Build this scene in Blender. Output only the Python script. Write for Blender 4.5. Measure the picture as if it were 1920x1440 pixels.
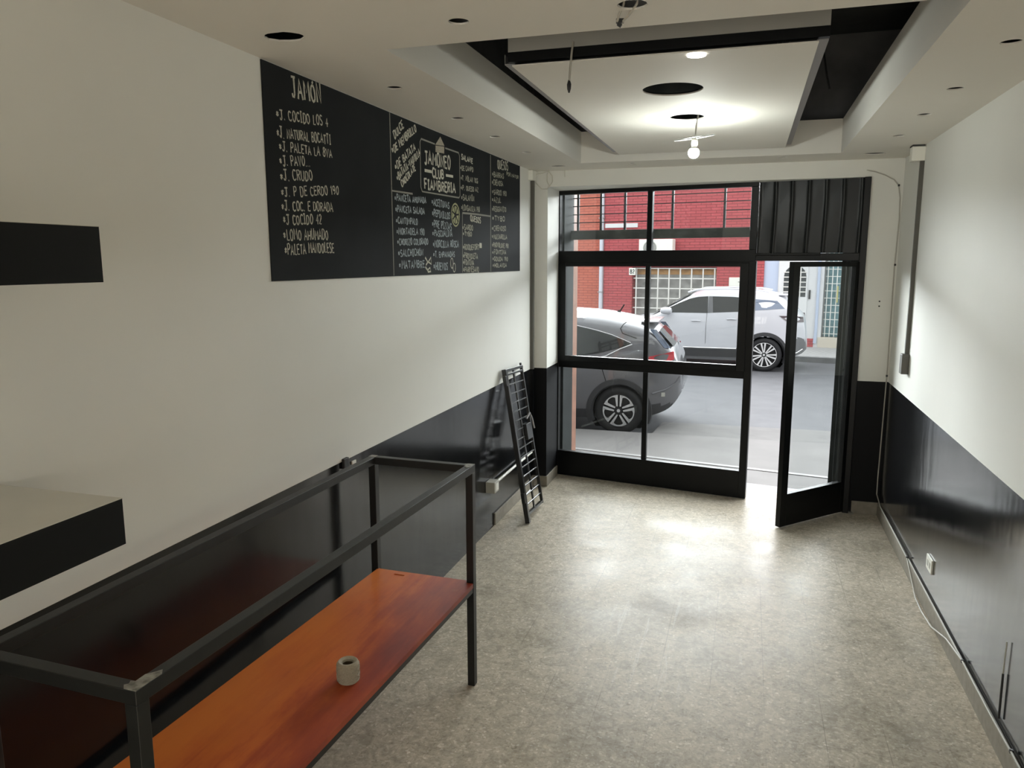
import bpy, bmesh, math, random
from mathutils import Vector, Matrix

random.seed(7)
S = bpy.context.scene
for o in list(bpy.data.objects):
    bpy.data.objects.remove(o, do_unlink=True)

# ------------------------------------------------------------------ camera
CAM_H = 2.05
YAW, PITCH, ROLL, FPX = 0.2985, -0.1595, -0.0015, 1427.52
fw = Vector((-math.sin(YAW) * math.cos(PITCH), math.cos(YAW) * math.cos(PITCH), math.sin(PITCH)))
r0 = Vector((math.cos(YAW), math.sin(YAW), 0))
u0 = r0.cross(fw)
RR = r0 * math.cos(ROLL) + u0 * math.sin(ROLL)
UU = u0 * math.cos(ROLL) - r0 * math.sin(ROLL)
cam = bpy.data.cameras.new('camera')
cam.sensor_width = 36.0
cam.sensor_fit = 'HORIZONTAL'
cam.lens = FPX / 1920 * 36
cam.clip_start = 0.05
cam.clip_end = 200
cam_o = bpy.data.objects.new('camera', cam)
S.collection.objects.link(cam_o)
cam_o.matrix_world = Matrix(((RR.x, UU.x, -fw.x, 0), (RR.y, UU.y, -fw.y, 0), (RR.z, UU.z, -fw.z, CAM_H), (0, 0, 0, 1)))
S.camera = cam_o

# ------------------------------------------------------------------ sky, exposure
SKY_BASE, SKY_GLOW, SKY_WIDE = 1.9, 56.0, 8.0
EXPOSURE = 0.5
w = bpy.data.worlds.new('overcast_sky')
S.world = w
w.use_nodes = True
nt = w.node_tree
nt.nodes.clear()
out = nt.nodes.new('ShaderNodeOutputWorld')
bg = nt.nodes.new('ShaderNodeBackground')
tc = nt.nodes.new('ShaderNodeTexCoord')
sep = nt.nodes.new('ShaderNodeSeparateXYZ')
nt.links.new(tc.outputs['Generated'], sep.inputs['Vector'])


def wmap(sock, f0, f1, t0, t1):
    k = nt.nodes.new('ShaderNodeMapRange')
    k.interpolation_type = 'SMOOTHSTEP'
    for nm_, v_ in (('From Min', f0), ('From Max', f1), ('To Min', t0), ('To Max', t1)):
        k.inputs[nm_].default_value = v_
    nt.links.new(sock, k.inputs['Value'])
    return k.outputs['Result']


def wmath(op, a_, b_):
    k = nt.nodes.new('ShaderNodeMath')
    k.operation = op
    for i_, q_ in enumerate((a_, b_)):
        if isinstance(q_, (int, float)):
            k.inputs[i_].default_value = q_
        else:
            nt.links.new(q_, k.inputs[i_])
    return k.outputs[0]


# overcast sky with a bright hazy band over the houses across the street
band = wmath('MULTIPLY', wmap(sep.outputs['Z'], 0.03, 0.12, 0, 1), wmap(sep.outputs['Z'], 0.20, 0.37, 1, 0))
band = wmath('MULTIPLY', band, wmap(sep.outputs['Y'], 0.0, 0.45, 0, 1))
band = wmath('MULTIPLY', band, wmap(sep.outputs['X'], -0.30, 0.55, 1, 0.12))
band = wmath('MULTIPLY', band, wmap(sep.outputs['X'], -0.90, -0.40, 0.15, 1))
strength = wmath('MULTIPLY_ADD', band, SKY_GLOW)
strength.node.inputs[2].default_value = SKY_BASE
wide = wmath('MULTIPLY', wmap(sep.outputs['Z'], 0.03, 0.14, 0, 1), wmap(sep.outputs['Y'], -0.1, 0.5, 0, 1))
wide = wmath('MULTIPLY', wide, wmap(sep.outputs['Z'], 0.3, 0.95, 1, 0.2))
wide = wmath('MULTIPLY', wide, wmap(sep.outputs['X'], 0.1, 0.7, 1, 0.45))
strength = wmath('ADD', strength, wmath('MULTIPLY', wide, SKY_WIDE))
bg.inputs['Color'].default_value = (0.96, 0.985, 1.0, 1)
nt.links.new(strength, bg.inputs['Strength'])
nt.links.new(bg.outputs['Background'], out.inputs['Surface'])
# added fill lights, unseen behind the camera, that brighten the walls and ceiling
for nm_, en_, sx_, sy_, loc_, rx_, sp_ in (('rear_fill', 43.0, 2.5, 1.9, (-0.36, -2.9, 1.5), 90, 180), ('overhead_fill', 45.0, 1.8, 1.0, (-0.36, -1.6, 2.78), 0, 64)):
    la = bpy.data.lights.new(nm_, 'AREA')
    la.shape = 'RECTANGLE'; la.size = sx_; la.size_y = sy_
    la.energy = en_
    la.spread = math.radians(sp_)
    la.color = (1.0, 0.965, 0.90)
    lo = bpy.data.objects.new(nm_, la)
    S.collection.objects.link(lo)
    lo.location = loc_
    lo.rotation_euler = (math.radians(rx_), 0, 0)
S.view_settings.view_transform = 'Standard'
S.view_settings.look = 'None'
S.view_settings.gamma = 1.0
S.view_settings.use_curve_mapping = False
S.view_settings.exposure = EXPOSURE
S.cycles.max_bounces = 14
S.cycles.diffuse_bounces = 8
S.cycles.glossy_bounces = 5
S.cycles.transparent_max_bounces = 24
S.cycles.caustics_reflective = False
S.cycles.caustics_refractive = False

# ------------------------------------------------------------------ key measures (metres)
XL, XR = -1.8283, 1.1006            # side walls
YF, YB = 6.59, -3.0                 # front wall (inner face), back wall
H, SLAB = 2.8223, 3.75              # false ceiling, slab over it
DADO, BASE_H = 1.10, 0.105
LINTEL = 2.69
FA0 = Vector((-1.72, 7.03, 0))      # left end of the oblique shop front
FD = Vector((0.98588, -0.16747, 0))
FN = Vector((0.16747, 0.98588, 0))


def fpt(s, off, z):
    p = FA0 + FD * s + FN * off
    return Vector((p.x, p.y, z))


# ------------------------------------------------------------------ materials
def new_mat(name):
    m = bpy.data.materials.new(name)
    m.use_nodes = True
    n = m.node_tree
    b = n.nodes['Principled BSDF']
    return m, n, b


def node(n, t, **kw):
    k = n.nodes.new(t)
    for a, v in kw.items():
        if a in ('operation', 'blend_type', 'data_type', 'interpolation_type', 'wave_type', 'bands_direction', 'feature', 'distance'):
            setattr(k, a, v)
        else:
            k.inputs[a.replace('_', ' ')].default_value = v
    return k


def coords(n, scale=(1, 1, 1), loc=(0, 0, 0), rot=(0, 0, 0)):
    t = n.nodes.new('ShaderNodeTexCoord')
    m = n.nodes.new('ShaderNodeMapping')
    m.inputs['Scale'].default_value = scale
    m.inputs['Location'].default_value = loc
    m.inputs['Rotation'].default_value = rot
    n.links.new(t.outputs['Object'], m.inputs['Vector'])
    return m.outputs['Vector']


def ramp(n, fac, stops):
    r = n.nodes.new('ShaderNodeValToRGB')
    e = r.color_ramp.elements
    e[0].position, e[0].color = stops[0][0], (*stops[0][1], 1)
    e[1].position, e[1].color = stops[-1][0], (*stops[-1][1], 1)
    for p, c in stops[1:-1]:
        k = e.new(p)
        k.color = (*c, 1)
    n.links.new(fac, r.inputs['Fac'])
    return r.outputs['Color']


def bump(n, b, height, strength=0.2, dist=0.01):
    k = n.nodes.new('ShaderNodeBump')
    k.inputs['Strength'].default_value = strength
    k.inputs['Distance'].default_value = dist
    n.links.new(height, k.inputs['Height'])
    n.links.new(k.outputs['Normal'], b.inputs['Normal'])


def simple(name, col, rough=0.5, metal=0.0, spec=0.5, var=0.0, vscale=8.0, bmp=0.0, bscale=60.0, bdist=0.003, emit=None, coat=0.0):
    m, n, b = new_mat(name)
    b.inputs['Roughness'].default_value = rough
    b.inputs['Metallic'].default_value = metal
    b.inputs['Specular IOR Level'].default_value = spec
    b.inputs['Coat Weight'].default_value = coat
    b.inputs['Coat Roughness'].default_value = 0.04
    b.inputs['Base Color'].default_value = (*col, 1)
    if var:
        v = coords(n)
        nz = node(n, 'ShaderNodeTexNoise', Scale=vscale, Detail=4.0)
        n.links.new(v, nz.inputs['Vector'])
        c = ramp(n, nz.outputs['Fac'], [(0.3, tuple(x * (1 - var) for x in col)), (0.7, tuple(min(1, x * (1 + var)) for x in col))])
        n.links.new(c, b.inputs['Base Color'])
    if bmp:
        v = coords(n)
        nz = node(n, 'ShaderNodeTexNoise', Scale=bscale, Detail=3.0)
        n.links.new(v, nz.inputs['Vector'])
        bump(n, b, nz.outputs['Fac'], bmp, bdist)
    if emit:
        b.inputs['Emission Color'].default_value = (*emit[0], 1)
        b.inputs['Emission Strength'].default_value = emit[1]
    return m


M = {}
M['wall'] = simple('white_wall_paint', (0.74, 0.735, 0.69), 0.6, spec=0.3, var=0.02, vscale=1.5, bmp=0.08, bscale=14, bdist=0.004)
M['ceil'] = simple('white_ceiling_paint', (0.74, 0.715, 0.655), 0.75, spec=0.2, var=0.02, vscale=1.2)
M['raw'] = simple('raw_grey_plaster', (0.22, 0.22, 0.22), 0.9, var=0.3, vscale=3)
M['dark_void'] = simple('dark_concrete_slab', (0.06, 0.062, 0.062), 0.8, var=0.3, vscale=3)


def dado_mat(name='black_gloss_enamel', coat=0.0):
    m, n, b = new_mat(name)
    b.inputs['Coat Weight'].default_value = coat
    b.inputs['Coat Roughness'].default_value = 0.16
    b.inputs['Coat IOR'].default_value = 1.6
    b.inputs['Base Color'].default_value = (0.005, 0.0055, 0.0065, 1)
    b.inputs['Specular IOR Level'].default_value = 0.42
    v = coords(n)
    r1 = node(n, 'ShaderNodeTexNoise', Scale=2.5, Detail=4.0)
    n.links.new(v, r1.inputs['Vector'])
    mr = node(n, 'ShaderNodeMapRange')
    mr.inputs['To Min'].default_value = 0.11
    mr.inputs['To Max'].default_value = 0.22
    n.links.new(r1.outputs['Fac'], mr.inputs['Value'])
    n.links.new(mr.outputs['Result'], b.inputs['Roughness'])
    v2 = coords(n, scale=(1, 1, 0.35))
    r2 = node(n, 'ShaderNodeTexNoise', Scale=6.0, Detail=2.0)
    n.links.new(v2, r2.inputs['Vector'])
    bump(n, b, r2.outputs['Fac'], 0.18, 0.01)
    if coat:
        n.links.new(b.inputs['Normal'].links[0].from_socket, b.inputs['Coat Normal'])
    return m


M['dado'] = dado_mat()
M['dado_gloss'] = dado_mat('black_gloss_enamel_two_coats', 0.8)
M['dado_front'] = simple('black_satin_enamel', (0.005, 0.0052, 0.006), 0.5, spec=0.15)


def floor_mat():
    m, n, b = new_mat('worn_terrazzo_tile')
    v = coords(n)
    # terrazzo chips
    vo = node(n, 'ShaderNodeTexVoronoi', Scale=95.0)
    n.links.new(v, vo.inputs['Vector'])
    sep = n.nodes.new('ShaderNodeSeparateColor')
    n.links.new(vo.outputs['Color'], sep.inputs['Color'])
    chips = ramp(n, sep.outputs['Red'], [(0.0, (0.435, 0.385, 0.31)), (0.45, (0.48, 0.43, 0.35)), (0.85, (0.525, 0.47, 0.385)), (0.965, (0.59, 0.54, 0.455)), (1.0, (0.68, 0.63, 0.55))])
    # large worn stains
    st = node(n, 'ShaderNodeTexNoise', Scale=1.1, Detail=6.0, Roughness=0.6)
    n.links.new(v, st.inputs['Vector'])
    stc = ramp(n, st.outputs['Fac'], [(0.30, (0.66, 0.65, 0.62)), (0.48, (0.96, 0.95, 0.93)), (0.68, (1.10, 1.09, 1.07))])
    mx = node(n, 'ShaderNodeMix', data_type='RGBA', blend_type='MULTIPLY')
    mx.inputs[0].default_value = 1.0
    n.links.new(chips, mx.inputs[6]); n.links.new(stc, mx.inputs[7])
    # fine smudges
    s2 = node(n, 'ShaderNodeTexNoise', Scale=14.0, Detail=5.0, Distortion=1.5)
    n.links.new(v, s2.inputs['Vector'])
    s2c = ramp(n, s2.outputs['Fac'], [(0.33, (0.78, 0.78, 0.77)), (0.6, (1.05, 1.05, 1.05))])
    mx2 = node(n, 'ShaderNodeMix', data_type='RGBA', blend_type='MULTIPLY')
    mx2.inputs[0].default_value = 1.0
    n.links.new(mx.outputs[2], mx2.inputs[6]); n.links.new(s2c, mx2.inputs[7])
    # tile joints 0.30 m
    sx = n.nodes.new('ShaderNodeSeparateXYZ')
    n.links.new(v, sx.inputs['Vector'])
    masks = []
    for ax, offs in (('X', 0.09), ('Y', 0.02)):
        a = node(n, 'ShaderNodeMath', operation='ADD'); a.inputs[1].default_value = offs + 30.0
        n.links.new(sx.outputs[ax], a.inputs[0])
        d = node(n, 'ShaderNodeMath', operation='DIVIDE'); d.inputs[1].default_value = 0.25
        n.links.new(a.outputs[0], d.inputs[0])
        f = node(n, 'ShaderNodeMath', operation='FRACT')
        n.links.new(d.outputs[0], f.inputs[0])
        c = node(n, 'ShaderNodeMath', operation='LESS_THAN'); c.inputs[1].default_value = 0.011
        n.links.new(f.outputs[0], c.inputs[0])
        masks.append(c.outputs[0])
    mxm = node(n, 'ShaderNodeMath', operation='MAXIMUM')
    n.links.new(masks[0], mxm.inputs[0]); n.links.new(masks[1], mxm.inputs[1])
    jn = node(n, 'ShaderNodeTexNoise', Scale=1.7, Detail=4.0)
    n.links.new(v, jn.inputs['Vector'])
    jr = node(n, 'ShaderNodeMapRange')
    jr.inputs['From Min'].default_value = 0.42
    jr.inputs['From Max'].default_value = 0.62
    jr.inputs['To Min'].default_value = 0.05
    jr.inputs['To Max'].default_value = 0.55
    n.links.new(jn.outputs['Fac'], jr.inputs['Value'])
    mul = node(n, 'ShaderNodeMath', operation='MULTIPLY')
    n.links.new(mxm.outputs[0], mul.inputs[0]); n.links.new(jr.outputs['Result'], mul.inputs[1])
    mx3 = node(n, 'ShaderNodeMix', data_type='RGBA')
    n.links.new(mul.outputs[0], mx3.inputs[0])
    n.links.new(mx2.outputs[2], mx3.inputs[6]); mx3.inputs[7].default_value = (0.10, 0.09, 0.075, 1)
    # dark worn patch in the middle of the room
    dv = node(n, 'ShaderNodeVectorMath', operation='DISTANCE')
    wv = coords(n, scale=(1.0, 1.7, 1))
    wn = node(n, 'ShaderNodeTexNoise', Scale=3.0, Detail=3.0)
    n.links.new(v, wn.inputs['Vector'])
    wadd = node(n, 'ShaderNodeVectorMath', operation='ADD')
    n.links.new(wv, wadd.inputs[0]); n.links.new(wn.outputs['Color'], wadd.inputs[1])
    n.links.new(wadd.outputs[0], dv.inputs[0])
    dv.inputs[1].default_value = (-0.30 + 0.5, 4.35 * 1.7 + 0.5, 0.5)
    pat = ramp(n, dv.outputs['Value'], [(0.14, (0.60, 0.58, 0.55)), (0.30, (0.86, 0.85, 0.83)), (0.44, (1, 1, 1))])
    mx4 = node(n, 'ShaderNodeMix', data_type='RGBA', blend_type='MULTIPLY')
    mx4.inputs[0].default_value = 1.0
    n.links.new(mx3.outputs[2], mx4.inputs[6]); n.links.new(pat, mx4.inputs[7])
    # pale drag marks running towards the door
    sv_ = coords(n, scale=(16.0, 0.9, 1), rot=(0, 0, 0.09))
    sn = node(n, 'ShaderNodeTexNoise', Scale=1.6, Detail=3.0, Distortion=0.35)
    n.links.new(sv_, sn.inputs['Vector'])
    sr = ramp(n, sn.outputs['Fac'], [(0.635, (0, 0, 0)), (0.66, (1, 1, 1)), (0.70, (0, 0, 0))])
    dd = node(n, 'ShaderNodeVectorMath', operation='DISTANCE')
    n.links.new(v, dd.inputs[0]); dd.inputs[1].default_value = (-0.35, 3.95, 0)
    dm = node(n, 'ShaderNodeMapRange')
    dm.inputs['From Min'].default_value = 0.25
    dm.inputs['From Max'].default_value = 0.85
    dm.inputs['To Min'].default_value = 0.55
    dm.inputs['To Max'].default_value = 0.0
    n.links.new(dd.outputs['Value'], dm.inputs['Value'])
    sm = node(n, 'ShaderNodeMath', operation='MULTIPLY')
    n.links.new(sr, sm.inputs[0]); n.links.new(dm.outputs['Result'], sm.inputs[1])
    mx5 = node(n, 'ShaderNodeMix', data_type='RGBA')
    n.links.new(sm.outputs[0], mx5.inputs[0]); n.links.new(mx4.outputs[2], mx5.inputs[6]); mx5.inputs[7].default_value = (0.62, 0.60, 0.55, 1)
    # small dark scuffs
    kn = node(n, 'ShaderNodeTexNoise', Scale=38.0, Detail=4.0, Roughness=0.65, Distortion=2.0)
    n.links.new(v, kn.inputs['Vector'])
    kc = ramp(n, kn.outputs['Fac'], [(0.30, (0.62, 0.61, 0.58)), (0.44, (0.97, 0.97, 0.97)), (0.62, (1.0, 1.0, 1.0)), (0.74, (1.22, 1.21, 1.18))])
    mx6 = node(n, 'ShaderNodeMix', data_type='RGBA', blend_type='MULTIPLY')
    mx6.inputs[0].default_value = 1.0
    n.links.new(mx5.outputs[2], mx6.inputs[6]); n.links.new(kc, mx6.inputs[7])
    n.links.new(mx6.outputs[2], b.inputs['Base Color'])
    rr = node(n, 'ShaderNodeTexNoise', Scale=2.2, Detail=8.0, Roughness=0.7)
    n.links.new(v, rr.inputs['Vector'])
    mr = node(n, 'ShaderNodeMapRange')
    mr.inputs['From Min'].default_value = 0.3
    mr.inputs['From Max'].default_value = 0.7
    mr.inputs['To Min'].default_value = 0.27
    mr.inputs['To Max'].default_value = 0.50
    n.links.new(rr.outputs['Fac'], mr.inputs['Value'])
    n.links.new(mr.outputs['Result'], b.inputs['Roughness'])
    b.inputs['Specular IOR Level'].default_value = 0.085
    bn = node(n, 'ShaderNodeTexNoise', Scale=11.0, Detail=4.0)
    n.links.new(v, bn.inputs['Vector'])
    bump(n, b, bn.outputs['Fac'], 0.12, 0.006)
    return m


M['floor'] = floor_mat()
M['skirt'] = simple('grey_tile_baseboard', (0.25, 0.225, 0.185), 0.6, spec=0.25, var=0.12, vscale=25)
M['black_paint'] = simple('black_enamel_steel', (0.0045, 0.005, 0.0052), 0.38, spec=0.22, bmp=0.06, bscale=20)
M['frame_paint'] = simple('dark_grey_painted_steel', (0.0085, 0.009, 0.0082), 0.42, spec=0.45, var=0.25, vscale=14, bmp=0.08, bscale=40)
M['weld'] = simple('bare_ground_weld', (0.26, 0.25, 0.22), 0.45, metal=0.4, var=0.5, vscale=60)
M['panel_black'] = simple('black_ribbed_sheet', (0.007, 0.0085, 0.0085), 0.34, spec=0.26, bmp=0.25, bscale=9, bdist=0.006)
M['steel_dark'] = simple('dark_sheet_steel', (0.024, 0.028, 0.028), 0.6, spec=0.15, var=0.35, vscale=6, bmp=0.1, bscale=10)
M['grille_black'] = simple('black_wrought_iron', (0.007, 0.007, 0.007), 0.28, spec=0.6)
M['grille_rung'] = simple('worn_black_iron', (0.06, 0.06, 0.058), 0.25, spec=0.7, metal=0.4)
M['trunking'] = simple('grey_cable_trunking', (0.085, 0.08, 0.068), 0.5)
M['trunk_white'] = simple('white_cable_trunking', (0.62, 0.60, 0.53), 0.5)
M['plastic_white'] = simple('white_plastic', (0.78, 0.77, 0.70), 0.4)
M['plastic_grey'] = simple('grey_plastic_box', (0.42, 0.41, 0.36), 0.45)
M['cable'] = simple('grey_white_cable', (0.42, 0.40, 0.35), 0.5)
M['cable_dark'] = simple('dark_wire', (0.02, 0.02, 0.02), 0.5)
M['board'] = simple('black_chalkboard_paint', (0.0150, 0.0165, 0.0175), 0.8, spec=0.12, var=0.25, vscale=2.0)


def chalk_mat(name, col, den):
    m, n, b = new_mat(name)
    v = coords(n)
    nz = node(n, 'ShaderNodeTexNoise', Scale=130.0, Detail=3.0)
    n.links.new(v, nz.inputs['Vector'])
    c = ramp(n, nz.outputs['Fac'], [(0.30, tuple(x * den for x in col)), (0.62, col)])
    n.links.new(c, b.inputs['Base Color'])
    b.inputs['Roughness'].default_value = 0.95
    b.inputs['Specular IOR Level'].default_value = 0.05
    return m


M['chalk'] = chalk_mat('white_chalk', (0.60, 0.58, 0.49), 0.65)
M['chalk_line'] = chalk_mat('grey_chalk_rule', (0.30, 0.295, 0.26), 0.8)
M['chalk_blue'] = chalk_mat('bluish_chalk', (0.40, 0.45, 0.47), 0.65)
M['chalk_dim'] = chalk_mat('faint_chalk', (0.42, 0.41, 0.34), 0.65)
M['chalk_yellow'] = chalk_mat('yellow_chalk', (0.44, 0.44, 0.27), 0.6)
M['chalk_tan'] = chalk_mat('tan_chalk', (0.40, 0.36, 0.29), 0.7)


def wood_mat():
    m, n, b = new_mat('orange_red_stained_wood')
    v = coords(n, scale=(9, 0.8, 1))
    nz = node(n, 'ShaderNodeTexNoise', Scale=2.2, Detail=7.0, Roughness=0.62, Distortion=0.4)
    n.links.new(v, nz.inputs['Vector'])
    v2 = coords(n, scale=(2.2, 0.9, 1), rot=(0, 0, 0.5))
    n2 = node(n, 'ShaderNodeTexNoise', Scale=2.6, Detail=5.0, Roughness=0.65)
    n.links.new(v2, n2.inputs['Vector'])
    v3 = coords(n)
    sx = n.nodes.new('ShaderNodeSeparateXYZ')
    n.links.new(v3, sx.inputs['Vector'])
    gx = node(n, 'ShaderNodeMapRange')          # the stain is redder towards the front edge
    gx.inputs['From Min'].default_value = -0.20
    gx.inputs['From Max'].default_value = 0.36
    n.links.new(sx.outputs['X'], gx.inputs['Value'])
    a1 = node(n, 'ShaderNodeMath', operation='MULTIPLY_ADD'); a1.inputs[1].default_value = 1.1; a1.inputs[2].default_value = -0.55
    n.links.new(n2.outputs['Fac'], a1.inputs[0])
    a2 = node(n, 'ShaderNodeMath', operation='ADD')
    n.links.new(a1.outputs[0], a2.inputs[0]); n.links.new(gx.outputs['Result'], a2.inputs[1])
    a3 = node(n, 'ShaderNodeMath', operation='MULTIPLY_ADD'); a3.inputs[1].default_value = 0.75; a3.inputs[2].default_value = -0.36
    n.links.new(nz.outputs['Fac'], a3.inputs[0])
    a4 = node(n, 'ShaderNodeMath', operation='ADD')
    n.links.new(a2.outputs[0], a4.inputs[0]); n.links.new(a3.outputs[0], a4.inputs[1])
    c = ramp(n, a4.outputs[0], [(0.0, (0.62, 0.17, 0.032)), (0.3, (0.55, 0.13, 0.028)), (0.55, (0.38, 0.070, 0.022)), (0.85, (0.27, 0.042, 0.020)), (1.0, (0.21, 0.032, 0.018))])
    # a few pale drips
    vo = node(n, 'ShaderNodeTexNoise', Scale=5.0, Detail=1.0)
    n.links.new(v3, vo.inputs['Vector'])
    dr = ramp(n, vo.outputs['Fac'], [(0.72, (0, 0, 0)), (0.80, (0.5, 0.5, 0.5))])
    mx = node(n, 'ShaderNodeMix', data_type='RGBA')
    n.links.new(dr, mx.inputs[0]); n.links.new(c, mx.inputs[6]); mx.inputs[7].default_value = (0.5, 0.2, 0.08, 1)
    n.links.new(mx.outputs[2], b.inputs['Base Color'])
    b.inputs['Roughness'].default_value = 0.42
    b.inputs['Specular IOR Level'].default_value = 0.35
    bump(n, b, nz.outputs['Fac'], 0.08, 0.004)
    return m


M['wood'] = wood_mat()
M['twine'] = simple('cotton_twine', (0.36, 0.32, 0.25), 0.9, spec=0.1, var=0.12, vscale=200)
M['shelf_top'] = simple('white_laminate', (0.55, 0.53, 0.47), 0.35, var=0.05, vscale=5)
M['shelf_edge'] = simple('black_shelf_edge', (0.0045, 0.005, 0.0045), 0.6, spec=0.2)
M['metal'] = simple('galvanised_steel', (0.45, 0.45, 0.44), 0.35, metal=0.9)
M['metal_dull'] = simple('dull_grey_profile', (0.30, 0.29, 0.29), 0.5, metal=0.3)
M['socket'] = simple('ceramic_socket', (0.65, 0.63, 0.58), 0.4)
M['bulb'] = simple('glowing_bulb', (0.9, 0.9, 0.85), 0.4, emit=((0.95, 1.0, 0.95), 390.0))
M['led'] = simple('lit_downlight', (0.9, 0.9, 0.85), 0.4, emit=((1.0, 0.98, 0.90), 3.0))


def glass_mat(name, tint=(0.93, 0.95, 0.95), refl=0.10, rough=0.02, veil=0.0):
    m = bpy.data.materials.new(name)
    m.use_nodes = True
    n = m.node_tree
    n.nodes.clear()
    o = n.nodes.new('ShaderNodeOutputMaterial')
    t = n.nodes.new('ShaderNodeBsdfTransparent')
    t.inputs['Color'].default_value = (*tint, 1)
    gl = n.nodes.new('ShaderNodeBsdfGlossy')
    gl.inputs['Roughness'].default_value = rough
    gl.inputs['Color'].default_value = (0.9, 0.95, 1, 1)
    lw = n.nodes.new('ShaderNodeLayerWeight')
    lw.inputs['Blend'].default_value = 0.5
    pw = n.nodes.new('ShaderNodeMath'); pw.operation = 'POWER'; pw.inputs[1].default_value = 4.0
    n.links.new(lw.outputs['Facing'], pw.inputs[0])
    mu = n.nodes.new('ShaderNodeMath'); mu.operation = 'MULTIPLY_ADD'; mu.inputs[1].default_value = 0.9 * refl * 10; mu.inputs[2].default_value = 0.035 * refl * 10
    n.links.new(pw.outputs[0], mu.inputs[0])
    mx = n.nodes.new('ShaderNodeMixShader')
    n.links.new(mu.outputs[0], mx.inputs['Fac'])
    n.links.new(t.outputs[0], mx.inputs[1]); n.links.new(gl.outputs[0], mx.inputs[2])
    last = mx.outputs[0]
    if veil:
        df = n.nodes.new('ShaderNodeBsdfDiffuse')
        df.inputs['Color'].default_value = (0.8, 0.8, 0.8, 1)
        tcn = n.nodes.new('ShaderNodeTexCoord')
        nz = n.nodes.new('ShaderNodeTexNoise'); nz.inputs['Scale'].default_value = 4.0; nz.inputs['Detail'].default_value = 6.0
        n.links.new(tcn.outputs['Object'], nz.inputs['Vector'])
        k = n.nodes.new('ShaderNodeMath'); k.operation = 'MULTIPLY'; k.inputs[1].default_value = veil
        n.links.new(nz.outputs['Fac'], k.inputs[0])
        m2 = n.nodes.new('ShaderNodeMixShader')
        n.links.new(k.outputs[0], m2.inputs['Fac'])
        n.links.new(last, m2.inputs[1]); n.links.new(df.outputs[0], m2.inputs[2])
        last = m2.outputs[0]
    n.links.new(last, o.inputs['Surface'])
    return m


M['glass'] = glass_mat('window_glass', veil=0.02)
M['car_glass'] = simple('dark_car_glass', (0.010, 0.011, 0.010), 0.04, spec=0.4)
M['car_glass_blue'] = simple('grey_blue_car_glass', (0.10, 0.13, 0.19), 0.05, spec=0.9)


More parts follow.
